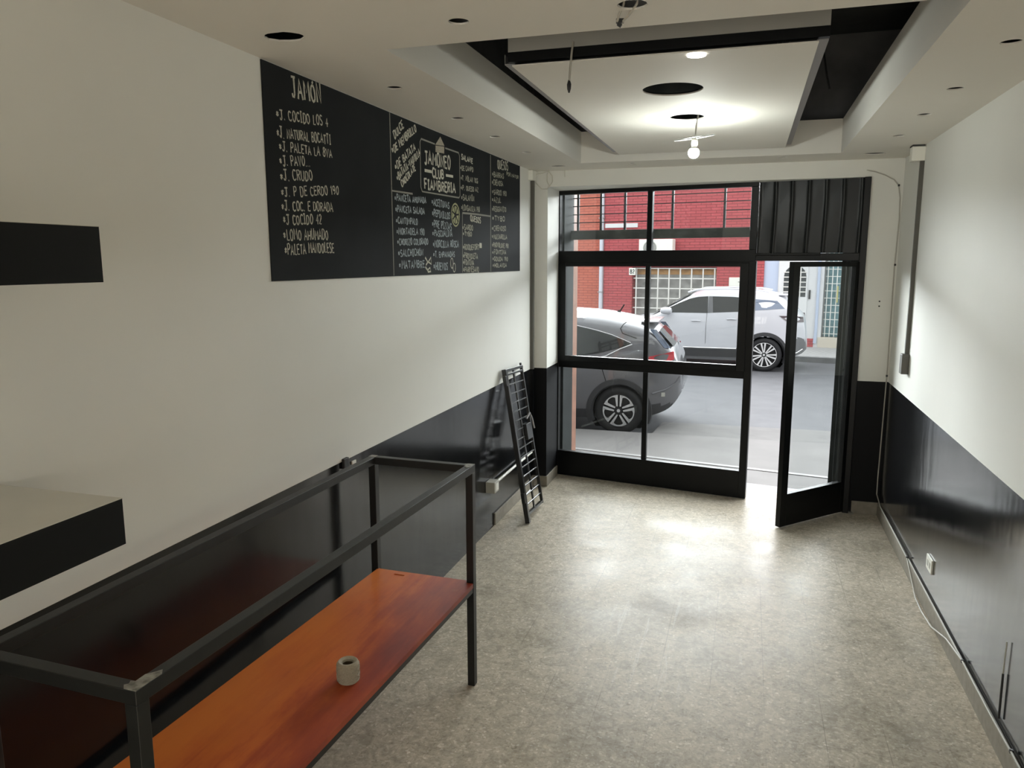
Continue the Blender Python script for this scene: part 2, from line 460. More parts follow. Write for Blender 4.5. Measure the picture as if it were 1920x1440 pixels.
# ------------------------------------------------------------------ mesh builder
class MB:
    def __init__(self):
        self.v, self.f, self.m, self.mats = [], [], [], []

    def mi(self, mat):
        if mat is None:
            return 0
        if mat not in self.mats:
            self.mats.append(mat)
        return self.mats.index(mat)

    def add(self, vs, fs, mat=None):
        o = len(self.v)
        self.v += [Vector(p) for p in vs]
        k = self.mi(mat)
        for f in fs:
            self.f.append([o + i for i in f])
            self.m.append(k)
        return self

    def hexa(self, p, mat=None):          # 8 points: bottom ring 0-3 (ccw from above), top ring 4-7
        return self.add(p, [(3, 2, 1, 0), (4, 5, 6, 7), (0, 1, 5, 4), (1, 2, 6, 5), (2, 3, 7, 6), (3, 0, 4, 7)], mat)

    def box(self, x0, x1, y0, y1, z0, z1, mat=None):
        return self.hexa([(x0, y0, z0), (x1, y0, z0), (x1, y1, z0), (x0, y1, z0), (x0, y0, z1), (x1, y0, z1), (x1, y1, z1), (x0, y1, z1)], mat)

    def lbox(self, fn, a0, a1, b0, b1, c0, c1, mat=None):   # box in a local frame fn(a, b, c)
        return self.hexa([fn(a0, b0, c0), fn(a1, b0, c0), fn(a1, b1, c0), fn(a0, b1, c0), fn(a0, b0, c1), fn(a1, b0, c1), fn(a1, b1, c1), fn(a0, b1, c1)], mat)

    def prism(self, poly, z0, z1, mat=None):
        n = len(poly)
        vs = [(x, y, z0) for x, y in poly] + [(x, y, z1) for x, y in poly]
        fs = [tuple(range(n - 1, -1, -1)), tuple(range(n, 2 * n))] + [(i, (i + 1) % n, n + (i + 1) % n, n + i) for i in range(n)]
        return self.add(vs, fs, mat)

    def bar(self, p, q, wa, wb, up=(0, 0, 1), mat=None):   # rectangular bar from p to q
        p, q = Vector(p), Vector(q)
        d = (q - p).normalized()
        a = d.cross(Vector(up))
        if a.length < 1e-5:
            a = d.cross(Vector((0, 1, 0)))
        a.normalize()
        b = a.cross(d)
        a *= wa / 2
        b *= wb / 2
        ring = lambda c: [c - a - b, c + a - b, c + a + b, c - a + b]
        return self.add(ring(p) + ring(q), [(3, 2, 1, 0), (4, 5, 6, 7), (0, 1, 5, 4), (1, 2, 6, 5), (2, 3, 7, 6), (3, 0, 4, 7)], mat)

    def tube(self, pts, r, n=8, mat=None, closed=False):
        pts = [Vector(p) for p in pts]
        k = len(pts)
        vs, fs = [], []
        ref = None
        for i, p in enumerate(pts):
            if closed:
                d = pts[(i + 1) % k] - pts[i - 1]
            else:
                d = pts[min(i + 1, k - 1)] - pts[max(i - 1, 0)]
            d.normalize()
            if ref is None:
                ref = Vector((0, 0, 1)) if abs(d.z) < 0.9 else Vector((1, 0, 0))
            a = d.cross(ref)
            if a.length < 1e-4:
                a = d.cross(Vector((0, 1, 0)))
            a.normalize()
            b = a.cross(d).normalized()
            ref = b
            for j in range(n):
                t = 2 * math.pi * j / n
                vs.append(p + (a * math.cos(t) + b * math.sin(t)) * r)
        for i in range(k if closed else k - 1):
            for j in range(n):
                i2 = (i + 1) % k
                fs.append((i * n + j, i * n + (j + 1) % n, i2 * n + (j + 1) % n, i2 * n + j))
        if not closed:
            fs.append(tuple(range(n - 1, -1, -1)))
            fs.append(tuple((k - 1) * n + j for j in range(n)))
        return self.add(vs, fs, mat)

    def lathe(self, prof, c=(0, 0, 0), n=32, axis='z', mat=None, caps=True):
        c = Vector(c)
        vs, fs = [], []
        for (r, h) in prof:
            for j in range(n):
                t = 2 * math.pi * j / n
                a, b = r * math.cos(t), r * math.sin(t)
                if axis == 'z':
                    vs.append(c + Vector((a, b, h)))
                elif axis == 'y':
                    vs.append(c + Vector((a, h, b)))
                else:
                    vs.append(c + Vector((h, a, b)))
        k = len(prof)
        for i in range(k - 1):
            for j in range(n):
                fs.append((i * n + j, i * n + (j + 1) % n, (i + 1) * n + (j + 1) % n, (i + 1) * n + j))
        if caps:
            fs.append(tuple(range(n - 1, -1, -1)))
            fs.append(tuple((k - 1) * n + j for j in range(n)))
        return self.add(vs, fs, mat)

    def build(self, name, mat=None, parent=None, origin=None, smooth=False, bevel=0.0, fix=True):
        o = Vector(origin) if origin is not None else (parent_loc(parent) if parent else Vector((0, 0, 0)))
        me = bpy.data.meshes.new(name)
        me.from_pydata([tuple(p - o) for p in self.v], [], self.f)
        if self.mats:
            for m_ in self.mats:
                me.materials.append(m_)
            for p, k in zip(me.polygons, self.m):
                p.material_index = k
        else:
            me.materials.append(mat)
        if fix:
            bm = bmesh.new()
            bm.from_mesh(me)
            bmesh.ops.recalc_face_normals(bm, faces=bm.faces)
            bm.to_mesh(me)
            bm.free()
        if smooth:
            for p in me.polygons:
                p.use_smooth = True
            if hasattr(me, 'set_sharp_from_angle'):
                me.set_sharp_from_angle(angle=math.radians(40))
        ob = bpy.data.objects.new(name, me)
        S.collection.objects.link(ob)
        if parent:
            ob.parent = parent
            ob.location = o - parent_loc(parent)
        else:
            ob.location = o
        if bevel:
            md = ob.modifiers.new('bevel', 'BEVEL')
            md.width = bevel
            md.segments = 2
            md.limit_method = 'ANGLE'
            md.angle_limit = math.radians(50)
        return ob


def parent_loc(p):
    l = p.location.copy()
    while p.parent:
        p = p.parent
        l += p.location
    return l


def tag(o, label=None, cat=None, group=None, kind=None):
    if label: o['label'] = label
    if cat: o['category'] = cat
    if group: o['group'] = group
    if kind: o['kind'] = kind
    return o


def thing(name, label, cat, loc=(0, 0, 0), group=None):
    o = bpy.data.objects.new(name, None)
    o.empty_display_size = 0.1
    S.collection.objects.link(o)
    o.location = loc
    return tag(o, label, cat, group)


def struct(o):
    o['kind'] = 'structure'
    return o


def plate_with_holes(mb, outer, holes, z0, z1, mat=None):
    """flat board with real holes, filled by a 2-D curve"""
    cu = bpy.data.curves.new('tmp', 'CURVE')
    cu.dimensions = '2D'
    cu.fill_mode = 'BOTH'
    cu.extrude = (z1 - z0) / 2
    for poly in [outer] + holes:
        sp = cu.splines.new('POLY')
        sp.points.add(len(poly) - 1)
        for q, (x, y) in zip(sp.points, poly):
            q.co = (x, y, 0, 1)
        sp.use_cyclic_u = True
    ob = bpy.data.objects.new('tmp', cu)
    S.collection.objects.link(ob)
    dg = bpy.context.evaluated_depsgraph_get()
    ev = ob.evaluated_get(dg)
    me = ev.to_mesh()
    zc = (z0 + z1) / 2
    mb.add([(v.co.x, v.co.y, v.co.z + zc) for v in me.vertices], [tuple(p.vertices) for p in me.polygons], mat)
    ev.to_mesh_clear()
    bpy.data.objects.remove(ob, do_unlink=True)
    bpy.data.curves.remove(cu)


def circle(cx, cy, r, n=28, jit=0.0, ry=None):
    ry = ry or r
    return [(cx + r * (1 + random.uniform(-jit, jit)) * math.cos(2 * math.pi * i / n), cy + ry * (1 + random.uniform(-jit, jit)) * math.sin(2 * math.pi * i / n)) for i in range(n)]


# ================================================================== ROOM SHELL
def wall_strip(mb, x0, x1, y0, y1, low):
    mb.box(x0, x1, y0, y1, -0.02, DADO, M[low])
    mb.box(x0, x1, y0, y1, DADO, H + 0.004, M['wall'])
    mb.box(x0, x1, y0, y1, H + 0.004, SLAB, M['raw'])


mb = MB(); wall_strip(mb, XL - 0.15, XL, YB, 7.30, 'dado')
struct(mb.build('wall_left'))
mb = MB(); wall_strip(mb, XR, XR + 0.15, YB, 7.05, 'dado_gloss')
struct(mb.build('wall_right'))
mb = MB()
mb.box(XL - 0.15, XR + 0.15, YB - 0.15, YB, -0.02, SLAB, M['wall'])
struct(mb.build('wall_back'))

# front wall: corner pier at the left, narrow pier at the right, lintel over the oblique shop front
mb = MB()
PXL, PXR = -1.700, 0.874
for z0, z1, mt in ((-0.02, DADO, M['dado_front']), (DADO, LINTEL, M['wall'])):
    mb.prism([(XL, YF), (PXL, YF), (PXL, 7.045), (XL, 7.06)], z0, z1, mt)
    mb.prism([(PXR, YF), (XR, YF), (XR, 6.66), (PXR + 0.01, 6.66)], z0, z1, mt)
mb.prism([(XL, YF), (XR, YF), (XR, 6.615), (XL, 7.10)], LINTEL, H + 0.004, M['wall'])
mb.prism([(XL, YF), (XR, YF), (XR, 6.615), (XL, 7.10)], H + 0.004, SLAB, M['raw'])
struct(mb.build('wall_front'))

# baseboards
mb = MB()
mb.box(XL, XL + 0.014, 5.45, YF - 0.014, 0, BASE_H - 0.008)
struct(mb.build('baseboard_left', M['skirt'], bevel=0.003))
mb = MB()
mb.box(XR - 0.014, XR, YB, YF - 0.014, 0, BASE_H)
struct(mb.build('baseboard_right', M['skirt'], bevel=0.003))
mb = MB()
mb.box(XL, PXL + 0.012, YF - 0.014, YF, 0, BASE_H - 0.008)
mb.prism([(PXL, YF), (PXL + 0.012, YF), (PXL + 0.012, 6.985), (PXL, 6.985)], 0, BASE_H - 0.008)
mb.box(PXR + 0.02, XR, YF - 0.014, YF, 0, BASE_H)
struct(mb.build('baseboard_front', M['skirt'], bevel=0.003))

# floor
mb = MB()
p0, p1 = fpt(-0.12, 0.29, 0), fpt(2.85, 0.29, 0)
mb.prism([(XL - 0.15, YB - 0.15), (XR + 0.15, YB - 0.15), (p1.x, p1.y), (p0.x, p0.y)], -0.10, 0.0)
struct(mb.build('floor', M['floor']))

# false ceiling with a rectangular tray opening and cut-out lamp holes
RX0, RX1, RY0, RY1 = -1.315, 0.600, 2.700, 6.150
spots = []
for yy in (2.46, 3.28, 4.06, 4.71, 5.44):
    spots.append((-1.56, yy, 0.033)); spots.append((0.86, yy, 0.035))
spots = [q for q in spots if not (q[0] < 0 and q[1] < 2.5)]
spots += [(-0.94, 2.47, 0.034), (0.21, 2.47, 0.034), (-0.93, 6.30, 0.030), (0.21, 6.27, 0.031),
          (-1.56, 1.6, 0.033), (-0.94, 1.6, 0.033), (0.21, 1.6, 0.033), (0.86, 1.6, 0.033), (0.86, 0.7, 0.033), (-1.56, 0.7, 0.033)]
holes = [circle(x, y, r, 24) for x, y, r in spots]
holes.append(circle(-1.58, 2.45, 0.073, 22, 0.07, 0.055))             # broken, bigger hole
holes.append(circle(-0.375, 2.475, 0.046, 22, 0.06))                   # hole with a wire loop
holes.append(circle(-1.54, 6.29, 0.062, 20, 0.05, 0.045))
holes.append(circle(0.84, 6.27, 0.072, 20, 0.05, 0.05))
mb = MB()
T = 0.006
plate_with_holes(mb, [(XL, YB), (XR, YB), (XR, YF), (XL, YF)], [[(RX0, RY0), (RX1, RY0), (RX1, RY1), (RX0, RY1)]] + holes, H, H + T)
ZT = 3.062                                                             # top of the tray's upstand
mb.box(RX0 - T, RX0, RY0, RY1, H + T, ZT)
mb.box(RX1, RX1 + T, RY0, RY1, H + T, ZT)
mb.box(RX0 - T, RX1 + T, RY1, RY1 + T, H + T, ZT)
mb.box(RX0 - T, RX1 + T, RY0 - T, RY0, H + T, ZT)
struct(mb.build('ceiling', M['ceil']))
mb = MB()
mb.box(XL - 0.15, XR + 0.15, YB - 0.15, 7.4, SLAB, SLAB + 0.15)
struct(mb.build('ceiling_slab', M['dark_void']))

# ------------------------------------------------------------------ suspended panel in the tray
PX0, PX1, PY0, PY1, PZ = -0.990, 0.213, 3.225, 6.030, 2.860
pan = thing('suspended_ceiling_panel', 'long white drop panel with two round holes hung inside the ceiling tray', 'ceiling panel', (-0.39, 4.6, PZ))
mb = MB()
plate_with_holes(mb, [(PX0, PY0), (PX1, PY0), (PX1, PY1), (PX0, PY1)],
                 [circle(-0.386, 3.87, 0.143, 40), circle(-0.376, 4.62, 0.096, 36)], PZ, PZ + T)
mb.build('panel_board', M['ceil'], pan)
mb = MB()
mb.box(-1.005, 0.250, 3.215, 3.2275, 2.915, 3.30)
tag(mb.build('end_board', simple('shade_greyed_board', (0.37, 0.365, 0.34), 0.8), pan), 'upright board closing the near end, greyed with painted shade')  # white like the ceiling; the shade inside the tray is put into its grey
mb = MB()
mb.box(-1.005, 0.250, 3.216, 3.246, 2.876, 2.914)
tag(mb.build('steel_channel', M['black_paint'], pan), 'black steel channel along the near edge')
for x0, x1 in ((-1.030, -0.985), (0.208, 0.250)):
    mb = MB(); mb.box(x0, x1, 3.25, 5.98, 2.874, 2.878)
    mb.box(x0 if x0 < -0.5 else x1 - 0.002, x0 + 0.002 if x0 < -0.5 else x1, 3.25, 5.98, 2.878, 2.915)
    mb.build('edge_profile', M['metal_dull'], pan)
for x in (-0.9, 0.12):
    for y in (3.5, 4.6, 5.8):
        mb = MB(); mb.tube([(x, y, PZ + T), (x, y, SLAB)], 0.004, 6)
        mb.build('hanger_rod', M['metal'], pan)
mb = MB(); mb.lathe([(0.143, 2.873), (0.150, 2.873), (0.150, 2.93), (0.143, 2.93), (0.143, 2.873)], (-0.386, 3.87, 0), 40, caps=False)
mb.build('hole_collar', M['steel_dark'], pan, smooth=True)

# downlight that is lit at the near edge of the panel
mb = MB(); mb.lathe([(0.037, 0), (0.037, 0.004), (0.033, 0.006)], (-0.236, 3.262, PZ - 0.006), 28)
dl = mb.build('downlight', M['led'], origin=(-0.236, 3.272, PZ), smooth=True)
tag(dl, 'small lit round downlight at the near edge of the drop panel', 'downlight')

# ------------------------------------------------------------------ hanging bulb
bx, by = -0.334, 4.63
hb_ = thing('pendant_bulb', 'bare glowing bulb hanging on a twisted wire below the smaller round hole', 'light bulb', (bx, by, 2.66))
mb = MB()
mb.tube([(-0.312, 4.63, 3.2), (-0.317, 4.63, 2.87), (-0.322, 4.63, 2.80), (-0.328, 4.63, 2.735)], 0.0035, 8)
mb.tube([(-0.308, 4.634, 3.2), (-0.313, 4.634, 2.87), (-0.325, 4.628, 2.81), (-0.326, 4.632, 2.735)], 0.003, 8)
mb.build('wire', M['cable'], hb_, smooth=True)
mb = MB(); mb.lathe([(0.008, 2.742), (0.018, 2.738), (0.019, 2.712), (0.015, 2.700)], (-0.329, by, 0), 20)
mb.build('lamp_socket', M['socket'], hb_, smooth=True)
mb = MB()
prof = [(0.0135, 2.702), (0.0145, 2.694)]
NB = 18
for i in range(NB + 1):
    t = math.pi * (0.16 + 0.84 * i / NB)
    prof.append((max(0.0005, 0.031 * math.sin(t)), 2.664 + 0.031 * math.cos(t)))
mb.lathe(prof[:5], (bx + 0.002, by, 0), 24, caps=False)
tag(mb.build('bulb_neck', M['socket'], hb_, smooth=True), 'white opaque neck of the bulb')
mb = MB()
mb.lathe(prof[4:], (bx + 0.002, by, 0), 24)
tag(mb.build('bulb_dome', M['bulb'], hb_, smooth=True), 'glowing white dome')
mb = MB()
ring = []
for i in range(48):
    t = 2 * math.pi * i / 48
    ring.append((-0.331 + 0.111 * math.cos(t), by + 0.111 * math.sin(t), 2.7475 + 0.012 * math.cos(t) + 0.012 * math.sin(t)))
mb.tube(ring, 0.003, 8, closed=True)
mb.tube([ring[0], (-0.331, by, 2.742), ring[24]], 0.0015, 6)
tag(mb.build('trim_ring', M['metal'], hb_, smooth=True), 'loose metal trim ring around the wire')

# ------------------------------------------------------------------ hanging wires in the ceiling
ww = thing('ceiling_wire', 'thin wire with a black terminal dangling from the near edge of the drop panel', 'wire', (-0.73, 3.2, 2.74), 'loose ceiling wires')
mb = MB(); mb.tube([(-0.724, 3.205, 2.93), (-0.727, 3.195, 2.89), (-0.732, 3.193, 2.83), (-0.736, 3.194, 2.775)], 0.0045, 8)
mb.build('cord', M['cable'], ww, smooth=True)
mb = MB(); mb.lathe([(0.004, 2.782), (0.009, 2.765), (0.008, 2.748), (0.003, 2.732)], (-0.7365, 3.194, 0), 10)
mb.build('terminal', M['cable_dark'], ww, smooth=True)

ww = thing('ceiling_wire', 'wire loop with a black terminal poking out of the ceiling hole nearest the tray', 'wire', (-0.40, 2.5, 2.79), 'loose ceiling wires')
mb = MB()
mb.tube([(-0.350, 2.495, 2.90), (-0.367, 2.51, 2.835), (-0.395, 2.535, 2.812), (-0.418, 2.555, 2.799)], 0.004, 8)
mb.tube([(-0.395, 2.48, 2.90), (-0.408, 2.51, 2.838), (-0.425, 2.53, 2.815), (-0.434, 2.55, 2.800)], 0.004, 8)
mb.build('cord', M['cable'], ww, smooth=True)
mb = MB(); mb.bar((-0.438, 2.553, 2.803), (-0.414, 2.558, 2.803), 0.014, 0.012); mb.bar((-0.433, 2.556, 2.796), (-0.422, 2.558, 2.788), 0.012, 0.010)
mb.build('terminal', M['cable_dark'], ww)

ww = thing('ceiling_wire', 'dark wire hanging in the open gap right of the drop panel', 'wire', (0.42, 5.0, 3.0), 'loose ceiling wires')
mb = MB(); mb.tube([(0.36, 5.3, SLAB), (0.37, 5.25, 3.35), (0.40, 5.2, 3.16), (0.42, 5.2, 3.08)], 0.006, 8)
mb.build('cord', M['cable_dark'], ww, smooth=True)

# ================================================================== SHOP FRONT
def fbox(mb, s0, s1, o0, o1, z0, z1, mat=None):
    return mb.lbox(lambda a, b, c: fpt(a, b, c), s0, s1, o0, o1, z0, z1, mat)


# transom window over the big leaf
win1 = thing('window_1', None, None, fpt(0.9, 0, 2.1)); struct(win1)
mb = MB()
fbox(mb, 0.0, 1.80, -0.02, 0.045, 2.655, LINTEL)
fbox(mb, 0.0, 0.034, -0.02, 0.045, 2.145, 2.655)
fbox(mb, 1.742, 1.80, -0.02, 0.045, 2.145, 2.655)
fbox(mb, 0.862, 0.908, -0.015, 0.04, 2.145, 2.655)
fbox(mb, 0.0, 1.80, -0.02, 0.045, 2.046, 2.145)
mb.build('window_frame', M['black_paint'], win1, bevel=0.003)
for a, b in ((0.034, 0.862), (0.908, 1.742)):
    mb = MB(); fbox(mb, a, b, 0.010, 0.014, 2.145, 2.655)
    mb.build('pane', M['glass'], win1)

# big fixed leaf with a casement above and two low panes
win2 = thing('window_2', None, None, fpt(0.9, 0, 0)); struct(win2)
mb = MB()
fbox(mb, 0.0, 0.034, -0.022, 0.03, 0.005, 2.05)
fbox(mb, 1.745, 1.808, -0.022, 0.03, 0.005, 2.05)
fbox(mb, 0.034, 1.745, -0.022, 0.03, 0.005, 0.246)
fbox(mb, 0.034, 1.745, -0.018, 0.026, 1.058, 1.13)
fbox(mb, 0.034, 1.745, -0.018, 0.026, 2.028, 2.05)
fbox(mb, 0.862, 0.908, -0.015, 0.02, 0.246, 1.058)
mb.build('window_frame', M['black_paint'], win2, bevel=0.003)
cs = MB()
fbox(cs, 0.028, 0.103, -0.034, 0.006, 1.120, 2.036)
fbox(cs, 1.680, 1.752, -0.034, 0.006, 1.120, 2.036)
fbox(cs, 0.103, 1.680, -0.034, 0.006, 1.120, 1.174)
fbox(cs, 0.103, 1.680, -0.034, 0.006, 2.004, 2.036)
fbox(cs, 0.864, 0.906, -0.03, 0.004, 1.174, 2.004)
cas = cs.build('casement_sash', M['black_paint'], win2, bevel=0.003)
for a, b in ((0.103, 0.864), (0.906, 1.680)):
    mb = MB(); fbox(mb, a, b, -0.014, -0.010, 1.174, 2.004)
    mb.build('pane', M['glass'], cas)
for a, b in ((0.034, 0.862), (0.908, 1.745)):
    mb = MB(); fbox(mb, a, b, 0.0, 0.004, 0.246, 1.058)
    mb.build('pane', M['glass'], win2)

# door frame: right jamb and head rail
dfr = MB()
fbox(dfr, 2.585, 2.632, -0.03, 0.05, 0.0, LINTEL)
fbox(dfr, 1.80, 2.585, -0.02, 0.05, 2.052, 2.112)
fbox(dfr, 1.80, 2.30, -0.045, -0.02, 2.098, 2.114)
fr = struct(dfr.build('trim_1', M['black_paint'], bevel=0.003))

# ribbed black sheet above the door
mb = MB()
nx, nz = 260, 16
vs, fs = [], []
for j in range(nz + 1):
    for i in range(nx + 1):
        s = 1.802 + (2.583 - 1.802) * i / nx
        z = 2.114 + (LINTEL - 0.002 - 2.114) * j / nz
        dr = ((s - 1.865 + 0.004 * math.sin(7 * z)) % 0.128) - 0.064
        off = 0.008 - 0.0055 * math.exp(-(dr / 0.013) ** 2) + 0.0012 * math.sin(30 * s + 2.5 * math.sin(6 * z))
        vs.append(fpt(s, off, z))
for j in range(nz):
    for i in range(nx):
        a = j * (nx + 1) + i
        fs.append((a, a + 1, a + nx + 2, a + nx + 1))
k = len(vs)
vs2 = [Vector(v) + FN * 0.012 for v in vs]
mb.add(vs, fs)
mb.add(vs2, [tuple(reversed(f)) for f in fs])
tp = mb.build('transom_panel', M['panel_black'], origin=fpt(2.19, 0, 2.11), smooth=True, fix=False)
tag(tp, 'ribbed black sheet metal panel closing the opening above the open glass door', 'panel')

# open door leaf
HG = Vector((0.851, 6.622, 0)); FE = Vector((0.302, 6.025, 0))
LD = (FE - HG).normalized(); LN = Vector((-LD.y, LD.x, 0))


def dpt(a, b, z):
    p = HG + LD * a + LN * b
    return Vector((p.x, p.y, z))


LL = (FE - HG).length
d1 = thing('door_1', None, None, HG); struct(d1)
mb = MB()
dbox = lambda m_, a0, a1, b0, b1, z0, z1: m_.lbox(dpt, a0, a1, b0, b1, z0, z1)
dbox(mb, 0.0, 0.098, -0.022, 0.022, 0.010, 2.045)
dbox(mb, LL - 0.070, LL, -0.022, 0.022, 0.010, 2.045)
dbox(mb, 0.098, LL - 0.070, -0.022, 0.022, 0.010, 0.268)
dbox(mb, 0.098, LL - 0.070, -0.022, 0.022, 2.008, 2.045)
mb.build('door_frame', M['black_paint'], d1, bevel=0.003)
mb = MB(); dbox(mb, 0.098, LL - 0.070, 0.0, 0.004, 0.268, 2.008)
mb.build('door_glass', M['glass'], d1)
for zz in (0.22, 1.05, 1.85):
    mb = MB(); c = dpt(-0.006, 0.028, 0)
    mb.lathe([(0.009, zz), (0.009, zz + 0.09), (0.004, zz + 0.10)], (c.x, c.y, 0), 12)
    mb.build('hinge', M['black_paint'], d1, smooth=True)
mb = MB(); mb.bar((0.857, 6.60, 0.008), (0.905, 6.545, 0.008), 0.02, 0.012)
mb.build('floor_pivot', M['metal'], d1)

# shutter guide columns and reveals outside the shop front
mb = MB()
fbox(mb, -0.10, 0.048, 0.06, 0.235, -0.06, 2.95)
fbox(mb, 0.030, 0.046, 0.235, 0.30, -0.06, 2.95)
sg = mb.build('shutter_guide', M['steel_dark'], origin=fpt(-0.03, 0.15, -0.05), bevel=0.003)
tag(sg, 'dark steel shutter guide outside the left edge of the shop window', 'shutter guide', 'roller shutter guides')
mb = MB()
fbox(mb, 2.446, 2.72, 0.235, 0.36, -0.06, 2.95)
fbox(mb, 2.515, 2.72, 0.10, 0.235, -0.06, 2.95)
fbox(mb, 2.485, 2.515, 0.16, 0.235, -0.06, 2.95)
sg = mb.build('shutter_guide', M['steel_dark'], origin=fpt(2.58, 0.2, -0.05), bevel=0.003)
tag(sg, 'dark steel shutter guide seen through the open door glass', 'shutter guide', 'roller shutter guides')
M['facade'] = simple('grey_facade_render', (0.10, 0.10, 0.10), 0.7, var=0.2, vscale=3)
M['tile_brown'] = simple('brown_tile_cladding', (0.30, 0.145, 0.095), 0.4, var=0.2, vscale=10)
mb = MB()
fbox(mb, -0.12, 0.0, 0.30, 0.52, -0.06, 2.95, M['tile_brown'])
fbox(mb, -6.0, -0.12, 0.30, 0.52, -0.06, 4.3, M['facade'])
fbox(mb, 2.74, 8.0, 0.30, 0.52, -0.06, 4.3, M['facade'])
fbox(mb, -0.12, 2.74, 0.30, 0.52, 2.95, 4.3, M['facade'])
struct(mb.build('wall_facade'))

# security grille and shutter beam in front of the transom
gr = thing('security_grille', 'black bar grille on a dark beam outside the transom window', 'grille', fpt(0.9, 0.27, 2.25))
mb = MB(); fbox(mb, 0.05, 2.44, 0.21, 0.31, 2.255, 2.338)
tag(mb.build('beam', simple('scuffed_grey_beam', (0.075, 0.078, 0.070), 0.6, spec=0.3, var=0.45, vscale=7), gr, bevel=0.004), 'dark grey scuffed horizontal beam')
for s in (0.105, 0.335, 0.570, 1.015, 1.475, 1.93, 2.3):
    mb = MB(); fbox(mb, s - 0.010, s + 0.010, 0.25, 0.27, 2.338, 2.95)
    mb.build('upright_bar', M['grille_black'], gr)
for k, z in enumerate((2.412, 2.488, 2.565, 2.640, 2.72, 2.80, 2.88)):
    mb = MB()
    if k < 2:
        fbox(mb, 0.05, 1.015, 0.255, 0.263, z - 0.004, z + 0.004)
        fbox(mb, 1.475, 2.44, 0.255, 0.263, z - 0.004, z + 0.004)
    else:
        fbox(mb, 0.05, 2.44, 0.255, 0.263, z - 0.004, z + 0.004)
    mb.build('cross_bar', M['grille_black'], gr)

# threshold strip
M['threshold'] = simple('grey_step_stone', (0.20, 0.20, 0.215), 0.5, var=0.1, vscale=20)
mb = MB(); fbox(mb, -0.12, 2.85, 0.292, 0.54, -0.12, -0.012)
struct(mb.build('trim_2', M['threshold']))

# ================================================================== WALL FITTINGS
# chalkboard
CBX = XL + 0.005
cb = thing('chalkboard', 'long black chalkboard menu on the left wall headed JAMÓN and QUESOS', 'chalkboard', (XL, 4.4, 1.973))
mb = MB(); mb.box(XL, CBX, 2.661, 6.155, 1.973, H - 0.004)
mb.build('board_panel', M['board'], cb)

G = {}


def gl(ch, w_, *strokes):
    G[ch] = (w_, strokes)


def arc(cx, cy, rx, ry, a0, a1, n=10):
    return [(cx + rx * math.cos(math.radians(a0 + (a1 - a0) * i / n)), cy + ry * math.sin(math.radians(a0 + (a1 - a0) * i / n))) for i in range(n + 1)]


gl('A', .62, [(0, 0), (.3, 1), (.6, 0)], [(.1, .36), (.5, .36)])
gl('B', .56, [(.05, 0), (.05, 1), (.35, 1), (.48, .87), (.46, .64), (.3, .54), (.05, .53)], [(.3, .54), (.52, .42), (.52, .14), (.36, 0), (.05, 0)])
gl('C', .55, [(.52, .85), (.4, .98), (.2, .98), (.06, .8), (.03, .5), (.08, .16), (.24, .01), (.42, .03), (.54, .16)])
gl('D', .58, [(.05, 0), (.05, 1), (.28, 1), (.48, .86), (.54, .5), (.48, .14), (.28, 0), (.05, 0)])
gl('E', .5, [(.5, 1), (.05, 1), (.05, 0), (.5, 0)], [(.05, .52), (.42, .52)])
gl('F', .5, [(.5, 1), (.05, 1), (.05, 0)], [(.05, .52), (.4, .52)])
gl('G', .58, [(.52, .85), (.38, .98), (.2, .97), (.06, .78), (.03, .45), (.1, .13), (.28, 0), (.46, .06), (.53, .22), (.53, .45), (.32, .45)])
gl('H', .58, [(.05, 0), (.05, 1)], [(.52, 0), (.52, 1)], [(.05, .5), (.52, .5)])
gl('I', .36, [(.18, 0), (.18, 1)], [(.02, 1), (.34, 1)], [(.02, 0), (.34, 0)])
gl('J', .5, [(.02, 1), (.5, 1)], [(.3, 1), (.3, .18), (.2, .02), (.06, .06), (.01, .2)])
gl('K', .55, [(.05, 0), (.05, 1)], [(.5, 1), (.06, .46), (.52, 0)])
gl('L', .48, [(.05, 1), (.05, 0), (.47, 0)])
gl('M', .7, [(.03, 0), (.08, 1), (.34, .42), (.6, 1), (.66, 0)])
gl('N', .6, [(.05, 0), (.05, 1), (.53, 0), (.53, 1)])
gl('O', .6, arc(.3, .5, .26, .5, 90, 450, 14))
gl('P', .54, [(.05, 0), (.05, 1), (.34, 1), (.5, .88), (.5, .64), (.34, .5), (.05, .5)])
gl('Q', .62, arc(.3, .52, .26, .48, 90, 450, 14), [(.36, .24), (.6, -.08)])
gl('R', .56, [(.05, 0), (.05, 1), (.34, 1), (.5, .88), (.5, .66), (.34, .52), (.05, .52)], [(.25, .52), (.54, 0)])
gl('S', .52, [(.48, .86), (.36, .98), (.16, .97), (.06, .82), (.1, .62), (.36, .46), (.48, .28), (.42, .06), (.22, 0), (.04, .12)])
gl('T', .56, [(.0, 1), (.56, 1)], [(.28, 1), (.28, 0)])
gl('U', .58, [(.05, 1), (.05, .24), (.16, .03), (.4, .02), (.52, .22), (.52, 1)])
gl('V', .58, [(.02, 1), (.29, 0), (.56, 1)])
gl('X', .56, [(.03, 1), (.53, 0)], [(.53, 1), (.03, 0)])
gl('Y', .56, [(.02, 1), (.28, .5), (.54, 1)], [(.28, .5), (.28, 0)])
gl('Z', .54, [(.04, 1), (.5, 1), (.04, 0), (.52, 0)])
gl('Ñ', .6, [(.05, 0), (.05, .86), (.53, 0), (.53, .86)], [(.12, 1.0), (.28, 1.08), (.44, 1.0)])
gl('Ó', .6, arc(.3, .45, .26, .45, 90, 450, 14), [(.28, .98), (.42, 1.14)])
gl('0', .54, arc(.27, .5, .22, .5, 90, 450, 12))
gl('1', .32, [(.02, .78), (.2, 1), (.2, 0)])
gl('2', .52, [(.05, .8), (.16, .97), (.36, .97), (.47, .8), (.42, .56), (.04, 0), (.5, 0)])
